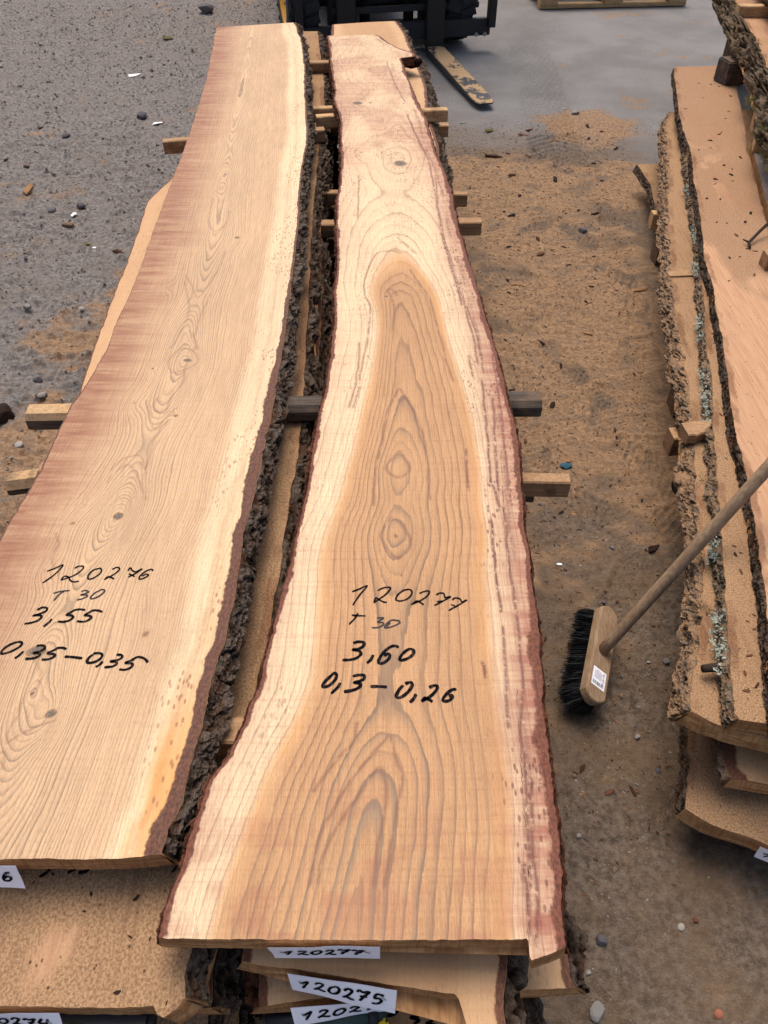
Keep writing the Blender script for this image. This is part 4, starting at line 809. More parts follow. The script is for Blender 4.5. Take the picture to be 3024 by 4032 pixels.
bM, LMf, RMf = board('live_edge_board', 'broad board half dusted with sawdust, half wiped clean and pinkish, atop the lichen-edged stack', LM, RM, .64, [(1.447,4.2733),(1.7488,4.2987)], .36, .035, MT['dust2'], 320, 70, .003, (.005, .004), dust_field(cleanM), 91, (1, 4), bark=(('bark', .0035), (None, 0)), bstep=.004)
LN = [(1.3498,3.7009),(1.2846,3.5248),(1.236,3.3181),(1.1581,2.9911),(1.1005,2.7189),(1.0489,2.4616),(1.0164,2.3619),(0.9296,2.0175),(0.872,1.8003),(0.8468,1.6711),(0.7824,1.4438),(0.7445,1.2958),(0.7136,1.1637),(0.699,1.1116),(0.6537,0.9435),(0.6175,0.7984),(0.588,0.6868),(0.5948,0.6749)]
LN = [(x + .012, y) for x, y in LN]
RN = [(x + .42, y) for x, y in LN]
bN, LNf, RNf = board('live_edge_board', 'sawdust-covered board with pale green lichen along its bark, second from the top of its stack', LN, RN, [(0.5931,0.6779),(0.6506,0.6675),(0.7208,0.6447),(0.8216,0.6279)], 3.75, .325, .035, MT['dust'], 200, 40, .004, (.010, .01), dust_field(), 93, bark=(('barklich', .009), (None, 0)), bstep=.0045, nb=12)
LO = [(1.3142,3.8112),(1.2483,3.6457),(1.1949,3.417),(1.1129,3.0801),(1.0355,2.7999),(0.9839,2.5831),(0.9516,2.4421),(0.9012,2.2459),(0.8806,2.1346),(0.8413,1.925),(0.8102,1.7531),(0.7664,1.5418),(0.7288,1.3833),(0.6986,1.2645),(0.664,1.081),(0.6237,0.9636),(0.5844,0.8576),(0.5486,0.7713),(0.5337,0.7198)]
LO = [(x + .014, y) for x, y in LO]
RO = [(x + .45, y) for x, y in LO]
bO, LOf, ROf = board('live_edge_board', 'sawdust-covered board with a curved cut end, directly under the lichen-edged board', LO, RO, [(0.5347,0.7191),(0.5613,0.6981),(0.6058,0.6738),(0.659,0.6561),(0.7566,0.6213)], [(1.3128,3.8283),(1.3678,3.837),(1.6585,3.8461)], .29, .035, MT['dust'], 200, 40, .006, (.030, .01), dust_field(), 95, bark=(('barkdust', .015), (None, 0)), bstep=.0045, nb=16)
LQ = [(x + .075, y) for x, y in LO]; RQ = [(x + .5, y) for x, y in LO]
LQ = [p for p in LQ if p[1] > 1.0] + [(0.6289,0.7235),(0.6205,0.6826),(0.6181,0.6522),(0.6227,0.6315)]
board('live_edge_board', 'reddish board end with blue-grey bark, tucked under the curved-end board', LQ, RQ, [(0.6236,0.6344),(0.6807,0.6227),(0.7873,0.6006)], 3.6, .195, .035, MT['wplain'], 120, 24, .004, (.004, .01), None, 97, (.4, 1), bark=(('barkdust', .010), (None, 0)), bstep=.01)
LR = [(0.6119,0.7961),(0.5805,0.6897),(0.5639,0.6463),(0.5515,0.612),(0.7054,1.0914),(0.8153,1.4763),(0.9369,2.0033),(1.0485,2.5891),(1.1823,3.4456),(1.172,3.6578)]
RR_ = [(x + .50, y) for x, y in sorted(LR, key=lambda p: p[1])]
bR, _, _ = board('live_edge_board', 'lowest sawdust-covered board of the lichen-edged stack with a slanted cut end and paper tag', LR, RR_, [(0.5521,0.612),(0.563,0.6018),(0.5912,0.5817),(0.6618,0.5565),(0.7064,0.5262),(0.8113,0.4874)], [(1.172,3.6578),(1.6616,3.6856)], .12, .035, MT['dust'], 140, 30, .004, (.01, .01), dust_field(), 99, bark=(('bark', .006), (None, 0)), bstep=.01)
T6 = on_end([(0.6666,0.5494),(0.7483,0.505)]); paper_tag(bR, T6[0], T6[1], .122, .042, '12', x0=.10, cw=.24, seed=6)
# grey weathered board beyond, and the mossy slabs above it
board('weathered_board', 'grey weathered board lying beside the broad half-dusted board', [(RMf(np.array([y]))[0] + .02, y) for y in (1.6, 2.2, 2.8, 3.3)], [(RMf(np.array([y]))[0] + .45, y) for y in (1.6, 2.2, 2.8, 3.3)], 1.6, 3.25, .36, .035, MT['greywood'], 30, 10, .002, (.0, .0), dust_field(), 103)
LU = [(1.8963,4.8859),(1.8042,4.4831),(1.7476,4.132),(1.6534,3.7286),(1.5192,3.1672),(1.4102,2.6986),(1.2996,2.1655)]
RU = [(x + .55, y) for x, y in LU]
bU, _, _ = board('thick_slab', 'thick slab with a shaggy moss-brown bark edge, raised on blocks over the broad board', LU, RU, 2.55, 5.6, .52, .06, MT['dust2'], 120, 24, .010, (.075, .02), dust_field(lambda X, Y, rl, rr: .7 * sstep(.3, .7, fbm(X / .2, Y / .3, 3, 5))), 105, bark=(('barkmoss', .050), ('barkmoss', .03)), bstep=.010, nb=16)
LU2 = [(x + .16, y) for x, y in LU]; RU2 = [(x + .5, y) for x, y in LU2]
board('thick_slab', 'upper thick slab with mossy bark resting on a pale stick over the other slab', LU2, RU2, 2.9, 5.5, .63, .06, MT['dust2'], 90, 16, .010, (.06, .02), dust_field(), 107, bark=(('barkmoss', .05), ('barkmoss', .03)), bstep=.012, nb=14)
def block(label, c, size, mat, rz=0.0, name='wood_block', jit=.004, group=None):
    o = thing(name, label, 'block', (c[0], c[1], c[2] - size[2] / 2), group)
    bm = bmesh.new(); add_box(bm, c, size, Matrix.Rotation(rz, 3, 'Z'), min(size) * .06, jit); bm_obj('block_body', bm, MT[mat], o); return o
U1 = [(1.7811,4.5298),(1.915,4.5298)]
stick('pale sawn stick lying across the mossy slab', (U1[0][0], U1[0][1]), (U1[0][0] + .62, U1[0][1] + .02), .52, .05, .06, 'stickpale')
stick('second pale stick across the mossy slab, near its cut end', (LU[4][0] + .06, 3.15), (LU[4][0] + .62, 3.17), .52, .05, .05, 'stickpale')
p = [(1.6172,3.9845)][0]; block('dark bark-covered block propping the mossy slab over the broad board', (p[0] + .03, p[1] + .05, .41), (.13, .10, .10), 'stickdark', .3)
p = [(1.5136,3.3732)][0]; block('small pale block propping the mossy slab beside the tilted one', (p[0] + .05, p[1], .41), (.09, .05, .10), 'stickpale', .1)
p = [(1.4464,3.1598)][0]; block('tilted pale block with ridged end grain under the mossy slab', (p[0] + .06, p[1], .41), (.10, .06, .10), 'stickpale', -.15)
p = [(1.1653,2.2045)][0]; stick('square stick end on the broad board beside the twig', (p[0] - .005, p[1]), (p[0] + .5, p[1] + .02), .36, .045, .05, 'sticktan')
for yy in (2.75, 4.0, 5.2):
    block('tall bearer block under the outer side of the mossy slab', (2.38, yy, .228), (.14, .12, .464), 'bearer', 0, 'bearer_block', .003, 'bearers under the mossy slabs')
block('ground block under the far end of the mossy slab', (2.16, 5.3, .228), (.14, .12, .464), 'bearer', .2, 'bearer_block')
# sticks and bearers of that stack
P = [(0.7329,1.5321),(0.7592,1.5376),(1.0079,2.8348),(1.0739,2.8671)]
stick('square stick end poking out under the lichen-edged board over the sawdust', (P[0][0], P[0][1]), (P[0][0] + .5, P[0][1] + .03), .195, .06, .05, 'sticktan')
p = [(0.762,1.4684)][0]; stick('short stick end wedged beside the square one against the lichen-edged bark', (p[0] - .03, p[1]), (p[0] + .06, p[1] + .01), .29, .030, .05, 'sticktan')
stick('pale stick end poking out of the lichen-edged stack near its far half', (P[2][0], P[2][1]), (P[2][0] + .5, P[2][1] + .02), .195, .06, .04, 'stickpale')
stick('hidden stick near the cut ends of the lichen-edged stack', (.62, .80), (.95, .82), .195, .06, .05, 'sticktan')
for yy in (.85, 1.9, 2.9):
    stick('stick hidden between the two lowest boards of the lichen-edged stack', (.72 + .17 * (yy - .8), yy), (1.1 + .12 * yy, yy), .12, .04, .05, 'bearer', 'sticks low in the lichen-edged stack')
    stick('bearer on the ground under the lichen-edged stack', (.70 + .19 * (yy - .8), yy + .06), (1.12 + .15 * (yy - .8), yy + .06), -.004, .089, .08, 'bearer', 'bearers under the lichen-edged stack', .005, 'bearer_timber')
block('bearer block under the grey weathered board', (RMf(np.array([2.4]))[0] + .3, 2.4, .161), (.12, .3, .328), 'bearer', 0, 'bearer_block')
# rounded bark-free stubs on the curved-end board's edge
def lump(parent, name, c, r, mat, seed, sub=3, rough=.25, loc=None):
    bm = bmesh.new(); bmesh.ops.create_icosphere(bm, subdivisions=sub, radius=1)
    for v in bm.verts:
        d = v.co.normalized(); n_ = float(fbm(np.array(d.x * 1.7 + seed), np.array(d.y * 1.7 + d.z * 2.1), 3, seed)) - .5
        q = d * (1 + rough * 2 * n_); v.co = Vector((q.x * r[0], q.y * r[1], q.z * r[2])) + Vector(c)
    return bm_obj(name, bm, MT[mat], parent, loc, True)
p = [(0.712,1.3292)][0]; lump(bO, 'burl', (p[0] + .006, p[1], .255), (.034, .055, .034), 'barkdust', 3, 3, .25)
p = [(0.9533,2.2911)][0]; bm = bmesh.new(); add_box(bm, (p[0] + .01, p[1], .279), (.125, .055, .034), Matrix.Rotation(.12, 3, 'Z'), .007, .009); bm_obj('broken_ledge', bm, MT['sticktan'], bO)
bm = bmesh.new(); p = [(0.578,0.785),(0.6216,0.7883)]
add_tube(bm, [(p[1][0] + .004, p[1][1], .309), (p[1][0] - .015, p[1][1] + .001, .311), (p[0][0], p[0][1], .313)], [.012, .0085, .0075], 9); bm_obj('branch_stub', bm, MT['twig'], bN, smooth=True)
# lichen flakes and moss along the bark
def flakes(parent, name, mat, spots, size, seed):
    r_ = random.Random(seed); V, Q = [], []
    for (x, y, z) in spots:
        for k in range(3):
            a = r_.uniform(0, 6.28); t = r_.uniform(-.9, .9); s = size * r_.uniform(.5, 1.4)
            u = Vector((math.cos(a), math.sin(a), t)).normalized() * s; v_ = Vector((-math.sin(a), math.cos(a), r_.uniform(-.6, .9))).normalized() * s * .7
            c = Vector((x + r_.gauss(0, size * .7), y + r_.gauss(0, size), z + r_.gauss(0, size * .5))); b = len(V)
            V += [tuple(c - u), tuple(c + v_ * .8), tuple(c + u), tuple(c - v_)]; Q.append((b, b + 1, b + 2, b + 3))
    return tag(np_mesh(name, V, Q, MT[mat], parent), kind='stuff')
r_ = random.Random(5); sp = []
for i in range(900):
    y = r_.uniform(.75, 3.0)
    if vnoise(np.array(y / .12), np.array(.5), 77) > .52: sp.append((float(LNf(np.array([y]))[0]) - .016 + r_.gauss(0, .006), y, .318 + r_.uniform(-.012, .008)))
flakes(bN, 'lichen', 'lichen', sp, .0036, 6)
def tuft(parent, c, r, n, mat, seed, ln):
    r_ = random.Random(seed); V, Q = [], []
    for i in range(n):
        d = Vector((r_.gauss(0, 1), r_.gauss(0, 1), r_.gauss(.2, 1))).normalized(); c0 = Vector(c) + Vector((d.x * r[0], d.y * r[1], d.z * r[2])) * r_.uniform(.3, 1)
        e = (d + Vector((r_.gauss(0, .6), r_.gauss(0, .6), r_.gauss(0, .6)))).normalized() * ln * r_.uniform(.5, 1.2); s_ = e.orthogonal().normalized() * .0009; b = len(V)
        V += [tuple(c0 - s_), tuple(c0 + s_), tuple(c0 + e + s_ * .3), tuple(c0 + e - s_ * .3)]; Q.append((b, b + 1, b + 2, b + 3))
    return tag(np_mesh('moss', V, Q, MT[mat], parent), kind='stuff')
for i, (rg_c, rad) in enumerate([([(0.6913,1.1986)][0], .030), ([(0.8507,1.7174)][0], .02), ([(0.736,1.3087)][0], .026), ([(0.6205,0.9381)][0], .018), ([(0.9709,2.1418)][0], .02)]):
    tuft(bO, (rg_c[0] + .012, rg_c[1], .275 if i else .262), (rad, rad * 1.5, .018), 500, 'moss', i, .012)
for i, yy in enumerate((2.62, 2.75, 2.95, 3.3)):
    e = float(np.interp(yy, sorted(q[1] for q in LU), [q[0] for q in sorted(LU, key=lambda q: q[1])]))
    tuft(bU, (e - .085, yy, .49), (.03, .06, .03), 420, 'moss', 20 + i, .016)
# dark twig
p = [(1.1668,2.3483),(1.2104,2.3933),(1.2433,2.4208)]
tw = thing('twig', 'crooked dark twig reaching out over the broad board', 'twig', (p[0][0], p[0][1], .36))
bm = bmesh.new(); add_tube(bm, [(p[0][0] - .004, p[0][1] - .03, .366), (p[0][0], p[0][1], .37), (p[1][0], p[1][1], .385), (p[2][0], p[2][1], .40), (p[2][0] + .2, p[2][1] + .05, .42)], [.003, .005, .005, .006, .007], 7)
add_tube(bm, [(p[0][0], p[0][1], .372), (p[0][0] - .015, p[0][1] + .015, .374)], [.004, .002], 6)
bm_obj('twig_stem', bm, MT['twig'], tw, smooth=True)

# ------------------------------------------------------------------ broom
hc = Vector((.486, .984, .078)); ax = Vector((.078, .227, 0)).normalized()
nrm = Vector((.55, -.14, .80)); nrm = (nrm - ax * nrm.dot(ax)).normalized(); sid = ax.cross(nrm).normalized()
if sid.x < 0: sid = -sid
BW, BL, BH = .058, .262, .024
br = thing('broom', 'push broom with wooden block, black bristles and long wooden handle on the sawdust path', 'broom', (hc.x, hc.y, 0))
bm = bmesh.new(); out_ = []
nseg = 9
for e in (1, -1):
    for k in range(nseg):
        a = -1 + 2 * k / (nseg - 1); a = a * e
        out_.append((BW / 2 * a * (1 if abs(a) < .99 else .97), e * (BL / 2 - .018 * a * a)))
def bp(u, v, h_): return hc + sid * u + ax * v + nrm * h_
for k_, (h0, ins) in enumerate([(-BH, .003), (-BH + .003, 0), (-.003, 0), (0, .003)]):
    pass
rings = [[bm.verts.new(bp(u * (1 - ins / .03), v * (1 - ins / .13), h0)) for u, v in out_] for h0, ins in [(-BH, .002), (-BH + .003, 0), (-.004, 0), (-.001, .0015), (0, .004)]]
for a, b in zip(rings[:-1], rings[1:]):
    for k in range(len(a)): bm.faces.new((a[k], a[(k + 1) % len(a)], b[(k + 1) % len(a)], b[k]))
bm.faces.new(rings[0][::-1]); bm.faces.new(rings[-1])
head = bm_obj('head_block', bm, MT['broomhead'], br)
# handle: rises from the block and rests over the board beside the path
h0 = bp(-.002, .0, -.006); h1 = Vector((0.7496, 1.1227, .5)); hd = (h1 - h0).normalized(); h2 = h0 + hd * 1.35
bm = bmesh.new(); add_tube(bm, [h0 + hd * .0, h0 + hd * .04, h0 + hd * .5, h0 + hd * 1.32, h2], [.0125, .0125, .0130, .0135, .009], 18); bm_obj('handle', bm, MT['broomwood'], br, smooth=True)
# bristles: one dense brush of fine blades
r_ = random.Random(3); V, Q = [], []
def blade(base, tip, wd):
    d = tip - base; s_ = d.cross(Vector((r_.gauss(0, 1), r_.gauss(0, 1), r_.gauss(0, 1)))).normalized() * wd
    m = base + d * .55 + Vector((r_.gauss(0, .003), r_.gauss(0, .003), r_.gauss(0, .002))); b = len(V)
    V.extend([tuple(base - s_), tuple(base + s_), tuple(m + s_), tuple(m - s_), tuple(tip + s_ * .4), tuple(tip - s_ * .4)]); Q.extend([(b, b + 1, b + 2, b + 3), (b + 3, b + 2, b + 4, b + 5)])
for i in range(9000):
    u = r_.uniform(-1, 1); v = r_.uniform(-1, 1)
    base = bp(u * BW * .45, v * BL * .48 - (.016 * u * u * (1 if v > 0 else -1) if abs(v) > .85 else 0), -BH)
    spread = sid * (u * .012 + r_.gauss(0, .006)) + ax * (v * .012 + r_.gauss(0, .005))
    tip = base - nrm * .040 * r_.uniform(.88, 1.05) + spread + Vector((-.008, 0, 0))
    if tip.z < .003:
        k = .003 - tip.z; tip.z = .003; tip.x += (-.6 if u < 0 else -.2) * k
    blade(base, tip, .00075)
tag(np_mesh('bristles', V, Q, MT['bristle'], br), kind='stuff')
# core that keeps daylight from showing between the bristles
# printed sticker on the block
def sq(name, u0, u1, v0, v1, h_, mat, parent):
    Vv = [bp(u0, v0, h_), bp(u1, v0, h_), bp(u1, v1, h_), bp(u0, v1, h_)]
    return np_mesh(name, [tuple(x) for x in Vv], [(0, 1, 2, 3)], MT[mat], parent)
lu0, lu1, lv0, lv1 = -.020, .018, -.096, -.050
lab = sq('printed_sticker', lu0, lu1, lv0, lv1, .0006, 'paper', head)
V, Q = [], []; r2 = random.Random(9); u = lu0 + .003
while u < lu1 - .003:
    wv = r2.choice([.0005, .0005, .001, .0015]); b = len(V)
    V += [tuple(bp(a, c, .0010)) for a, c in ((u, lv0 + .004), (u + wv, lv0 + .004), (u + wv, lv0 + .013), (u, lv0 + .013))]; Q.append((b, b + 1, b + 2, b + 3)); u += wv + r2.choice([.0005, .0008, .0012])
np_mesh('barcode', V, Q, MT['ink'], lab)
V, Q = [], []
for i in range(9):
    u = lu0 + .006 + i * .0024; b = len(V); e = lv1 - .004 - r2.uniform(0, .004); s_ = lv0 + .017 + r2.uniform(0, .003)
    V += [tuple(bp(a, c, .0010)) for a, c in ((u, s_), (u + .0007, s_), (u + .0007, e), (u, e))]; Q.append((b, b + 1, b + 2, b + 3))
np_mesh('fine_print', V, Q, MT['inkgrey'], lab)
fc = bpy.data.curves.new('article_number', 'FONT'); fc.body = '\u0410\u0440\u0442. 827162'; fc.size = .0062
fo = bpy.data.objects.new('article_number_text', fc); COL.objects.link(fo); bpy.context.view_layer.update()
me = bpy.data.meshes.new_from_object(fo.evaluated_get(bpy.context.evaluated_depsgraph_get())); bpy.data.objects.remove(fo)
org = wloc(lab)
for v in me.vertices: v.co = bp(lu1 - .009 + v.co.y, lv1 - .004 - v.co.x, .0012) - org
me.materials.clear(); me.materials.append(MT['ink']); link(me, 'article_number', lab)

# ------------------------------------------------------------------ forklift
FD = Vector((.2204, -.9754, 0)); FR = Vector((.9754, .2204, 0)); UP = Vector((0, 0, 1))
FO = Vector((.04, 5.86, 0))                                        # middle of the carriage face, on the ground
def fp(r, f, z): return FO + FR * r + FD * f + UP * z
FROT = Matrix((FR, -FD, UP)).transposed()
fl = thing('forklift', 'black forklift with orange wheel rims and lowered forks dusted with sawdust', 'forklift', fp(0, -.8, 0))
def fbox(name, r, f, z, sr, sf, sz, mat, parent=fl, bev=.004):
    bm = bmesh.new(); add_box(bm, fp(r, f, z), (sr, sf, sz), FROT, bev); return bm_obj(name, bm, MT[mat], parent)
def wheel(r, f, R, wd, side):
    c = fp(r, f, R + .001)
    wh = bpy.data.objects.new('wheel', None); COL.objects.link(wh); wh.parent = fl; wh.location = c - wloc(fl); wh.empty_display_size = .1
    bm = bmesh.new(); prof_ = [(-.5, .62), (-.52, .75), (-.5, .9), (-.42, .97), (.42, .97), (.5, .9), (.52, .75), (.5, .62)]
    S = 48; rows = []
    for i in range(S):
        a = 2 * math.pi * i / S; d = FD * math.cos(a) + UP * math.sin(a)
        rows.append([bm.verts.new(c + FR * (u * wd) + d * (v * R)) for u, v in prof_])
    for i in range(S):
        a, b = rows[i], rows[(i + 1) % S]
        for k in range(len(prof_)): bm.faces.new((a[k], b[k], b[(k + 1) % len(prof_)], a[(k + 1) % len(prof_)]))
    for i in range(26):                                           # tread lugs, chevron
        for sg in (-1, 1):
            a = 2 * math.pi * (i + (.5 if sg > 0 else 0)) / 26; d = FD * math.cos(a) + UP * math.sin(a); t_ = -FD * math.sin(a) + UP * math.cos(a)
            rr_ = Matrix((FR, t_, d)).transposed() @ Matrix.Rotation(.35 * sg, 3, 'Z')
            add_box(bm, c + FR * (sg * wd * .25) + d * (R * .972), (wd * .46, R * .15, R * .055), rr_, .004)
    bm_obj('tyre', bm, MT['rubber'], wh)
    bm = bmesh.new(); S = 40; rr = [(.30, .0), (.36, .30), (.30, .52), (.46, .58), (.50, .63), (.40, .63), (-.40, .63)]
    rows = []
    for i in range(S):
        a = 2 * math.pi * i / S; d = FD * math.cos(a) + UP * math.sin(a)
        rows.append([bm.verts.new(c + FR * (side * u * wd) + d * (v * R + .001)) for u, v in rr])
    for i in range(S):
        a, b = rows[i], rows[(i + 1) % S]
        for k in range(len(rr) - 1): bm.faces.new((a[k], b[k], b[k + 1], a[k + 1]))
    bmesh.ops.remove_doubles(bm, verts=bm.verts, dist=.0015)
    rim = bm_obj('rim', bm, MT['orange'], wh, smooth=True)
    for i in range(6):
        bm = bmesh.new(); a = 2 * math.pi * i / 6; d = FD * math.cos(a) + UP * math.sin(a)
        add_tube(bm, [c + FR * side * wd * .36 + d * R * .3, c + FR * side * wd * .42 + d * R * .3], .012, 6); bm_obj('wheel_nut', bm, MT['metal'], rim)
wheel(-.56, -.36, .345, .20, -1); wheel(.50, -.36, .345, .20, 1)
wheel(-.46, -1.85, .27, .17, -1); wheel(.42, -1.85, .27, .17, 1)
for r0 in (-.30, .30):
    fk = bpy.data.objects.new('fork', None); COL.objects.link(fk); fk.parent = fl; fk.location = fp(r0, .05, 0) - wloc(fl); fk.empty_display_size = .05
    bm = bmesh.new(); rows = []
    for f_, hw, zt, zb in [(0.0, .06, .055, .012), (.35, .06, .052, .014), (.75, .06, .046, .018), (1.02, .06, .040, .024), (1.09, .052, .038, .027), (1.115, .036, .036, .029)]:
        rows.append([bm.verts.new(fp(r0 + u, .05 + f_, z)) for u, z in ((-hw, zb), (-hw, zt - .004), (-hw + .004, zt), (hw - .004, zt), (hw, zt - .004), (hw, zb))])
    for a, b in zip(rows[:-1], rows[1:]):
        for k in range(6): bm.faces.new((a[k], a[(k + 1) % 6], b[(k + 1) % 6], b[k]))
    bm.faces.new(rows[0]); bm.faces.new(rows[-1][::-1])
    M = Mat('fork_steel_sawdust_%d' % int(r0 > 0))
    g = M.N('ShaderNodeNewGeometry'); sx = M.N('ShaderNodeSeparateXYZ'); M.nt.links.new(g.outputs['Normal'], sx.inputs[0])
    dn = M.noise(M.map((14, 10, 10)), 1, 5, .65); dm = M.mul(M.rng(sx.outputs[2], .5, .8), M.rng(dn, .44, .50))
    dsp = M.noise(M.map((180, 180, 180)), 1, 3)
    bm_obj('blade', bm, M.out(M.mix(dm, (.02, .021, .024, 1), M.mix(M.rng(dsp, .35, .65), lin(178, 146, 108), lin(148, 119, 86))), M.rng(dm, 0, 1, .5, .95), M.bump(M.add(dm, M.mul(dsp, .3)), .5, .003), .4), fk)
    fbox('shank', r0, .025, .33, .12, .045, .64, 'blackpaint', fk)
cr = fbox('carriage_bar', .05, -.03, .14, 1.30, .05, .10, 'blackdusty'); fbox('carriage_bar', .05, -.03, .52, 1.30, .05, .10, 'blackdusty')
fbox('carriage_bar', .12, -.05, .265, 1.0, .03, .035, 'blackdusty')
for r0 in (-.60, .70): fbox('backrest_upright', r0, .0, .72, .05, .06, 1.16, 'blackpaint')
for r0 in (-.35, -.1, .15, .4): fbox('backrest_bar', r0, -.01, .95, .025, .025, .70, 'blackpaint')
fbox('backrest_bar', .05, -.01, 1.31, 1.34, .035, .035, 'blackpaint')
for r0 in (-.36, -.24, .26, .38): fbox('mast_rail', r0, -.13, 1.10, .06, .10, 2.06, 'blackpaint', bev=.006)
for zz in (.13, .8, 1.5, 2.1): fbox('mast_crossbar', .01, -.16, zz, .70, .05, .09, 'blackpaint')
for r0 in (-.14, .16):
    bm = bmesh.new(); add_tube(bm, [fp(r0, -.15, .1), fp(r0, -.15, 1.5), fp(r0, -.15, 2.0)], [.035, .035, .02], 14); bm_obj('hydraulic_cylinder', bm, MT['blackdusty'], fl, smooth=True)
fbox('axle', .0, -.36, .33, .9, .16, .16, 'blackpaint'); fbox('chassis', 0, -1.05, .55, .80, 1.35, .50, 'orange', bev=.03); fbox('underbody', 0, -1.0, .26, .70, 1.2, .16, 'blackdusty')
fbox('counterweight', 0, -2.0, .62, 1.02, .55, .74, 'blackdusty', bev=.08); fbox('hood', 0, -1.45, .95, .80, .75, .32, 'orange', bev=.05)
st_ = fbox('seat', 0, -1.30, 1.18, .48, .48, .12, 'blackpaint', bev=.04); fbox('seat_back', 0, -1.53, 1.42, .46, .12, .48, 'blackpaint', st_, .04)
for r0 in (-.42, .42):
    for f0, f1 in ((-.45, -.75), (-1.85, -1.75)):
        bm = bmesh.new(); add_tube(bm, [fp(r0, f0, .78), fp(r0, f1, 2.1)], .028, 8); bm_obj('guard_post', bm, MT['blackpaint'], fl, smooth=True)
fbox('guard_roof', 0, -1.25, 2.13, .95, 1.15, .05, 'blackpaint', bev=.015)
bm = bmesh.new(); S = 24
bmesh.ops.create_circle(bm, segments=S, radius=.17)
ringc = [fp(0, -.86, 1.25) + FR * math.cos(2 * math.pi * i / S) * .17 + (UP * .86 + FD * -.5).normalized().cross(FR) * math.sin(2 * math.pi * i / S) * .17 for i in range(S + 1)]
bm.clear(); add_tube(bm, ringc, .014, 8, False); add_tube(bm, [fp(0, -.86, 1.25), fp(0, -.62, .85)], .02, 8); bm_obj('steering_wheel', bm, MT['blackpaint'], fl, smooth=True)
for r0 in (-.36, .38):
    bm = bmesh.new(); add_tube(bm, [fp(r0, -.46, 1.98), fp(r0, -.38, 1.98), fp(r0, -.37, 1.98)], [.05, .07, .065], 14); bm_obj('headlight', bm, MT['glass'], fl, smooth=True)
for r0 in (.60, .66):
    bm = bmesh.new(); add_tube(bm, [fp(r0, -.004, .10), fp(r0, .008, .10)], .014, 8); bm_obj('bolt', bm, MT['metal'], fl)

# ------------------------------------------------------------------ pallet
PO = Vector((1.80, 7.62, 0)); PR = Matrix.Rotation(math.radians(5.5), 3, 'Z')
pal = thing('pallet', 'light wooden pallet lying on the grey concrete', 'pallet', PO)
def pbox(name, c, s_): bm = bmesh.new(); add_box(bm, PO + PR @ Vector(c), s_, PR, .003, .002); return bm_obj(name, bm, MT['palletwood'], pal)
for yy in (-.35, 0, .35): pbox('bottom_board', (0, yy, .012), (1.2, .10, .022))
for yy in (-.35, 0, .35):
    for xx in (-.528, 0, .528): pbox('block', (xx, yy, .0625), (.145, .10, .078))
for xx in (-.528, 0, .528): pbox('stringer_board', (xx, 0, .1125), (.145, .8, .022))
for yy in (-.345, -.175, 0, .175, .345): pbox('deck_board', (0, yy, .135), (1.2, .12 if abs(yy) < .3 else .11, .022))

# ------------------------------------------------------------------ ground
def spaced(segs):
    out = []
    for a, b, st in segs: out += list(np.arange(a, b, st))
    out.append(segs[-1][1]); return np.array(out)
gx = spaced([(-240, -40, 25), (-40, -8, 4), (-8, -3.4, .4), (-3.4, -1.25, .018), (-1.25, -.62, .010), (-.62, .22, .03), (.22, 1.15, .0065), (1.15, 3.4, .022), (3.4, 8, .4), (8, 40, 4), (40, 240, 25)])
gy = spaced([(-60, -8, 6), (-8, 0, .5), (0, .25, .05), (.25, 2.4, .0075), (2.4, 4.4, .012), (4.4, 8, .024), (8, 14, .3), (14, 40, 3), (40, 300, 26)])
PRINTS = [(.78, 1.68, .5, .27), (.70, 1.95, -.25, .28), (.62, 2.22, .35, .28), (.86, 2.30, -.5, .27), (.55, 1.55, .9, .27), (.80, 1.38, .2, .28), (.60, 1.22, -.6, .27), (.72, 2.62, .1, .28), (.50, 2.85, 1.1, .28), (.92, 2.85, .6, .27),
          (.75, 1.12, .25, .28), (.63, .78, -.3, .27), (-1.05, 1.5, .6, .28), (-.98, 2.1, -.3, .28), (.66, 3.25, -.7, .28), (.46, 1.75, -.2, .28), (.47, 2.05, .15, .28), (.95, 2.55, -.2, .28), (.56, 2.52, -.9, .27), (.84, 3.2, .4, .28), (1.02, 3.4, -.3, .28), (.50, 1.02, .5, .27), (.58, .55, .1, .28)]
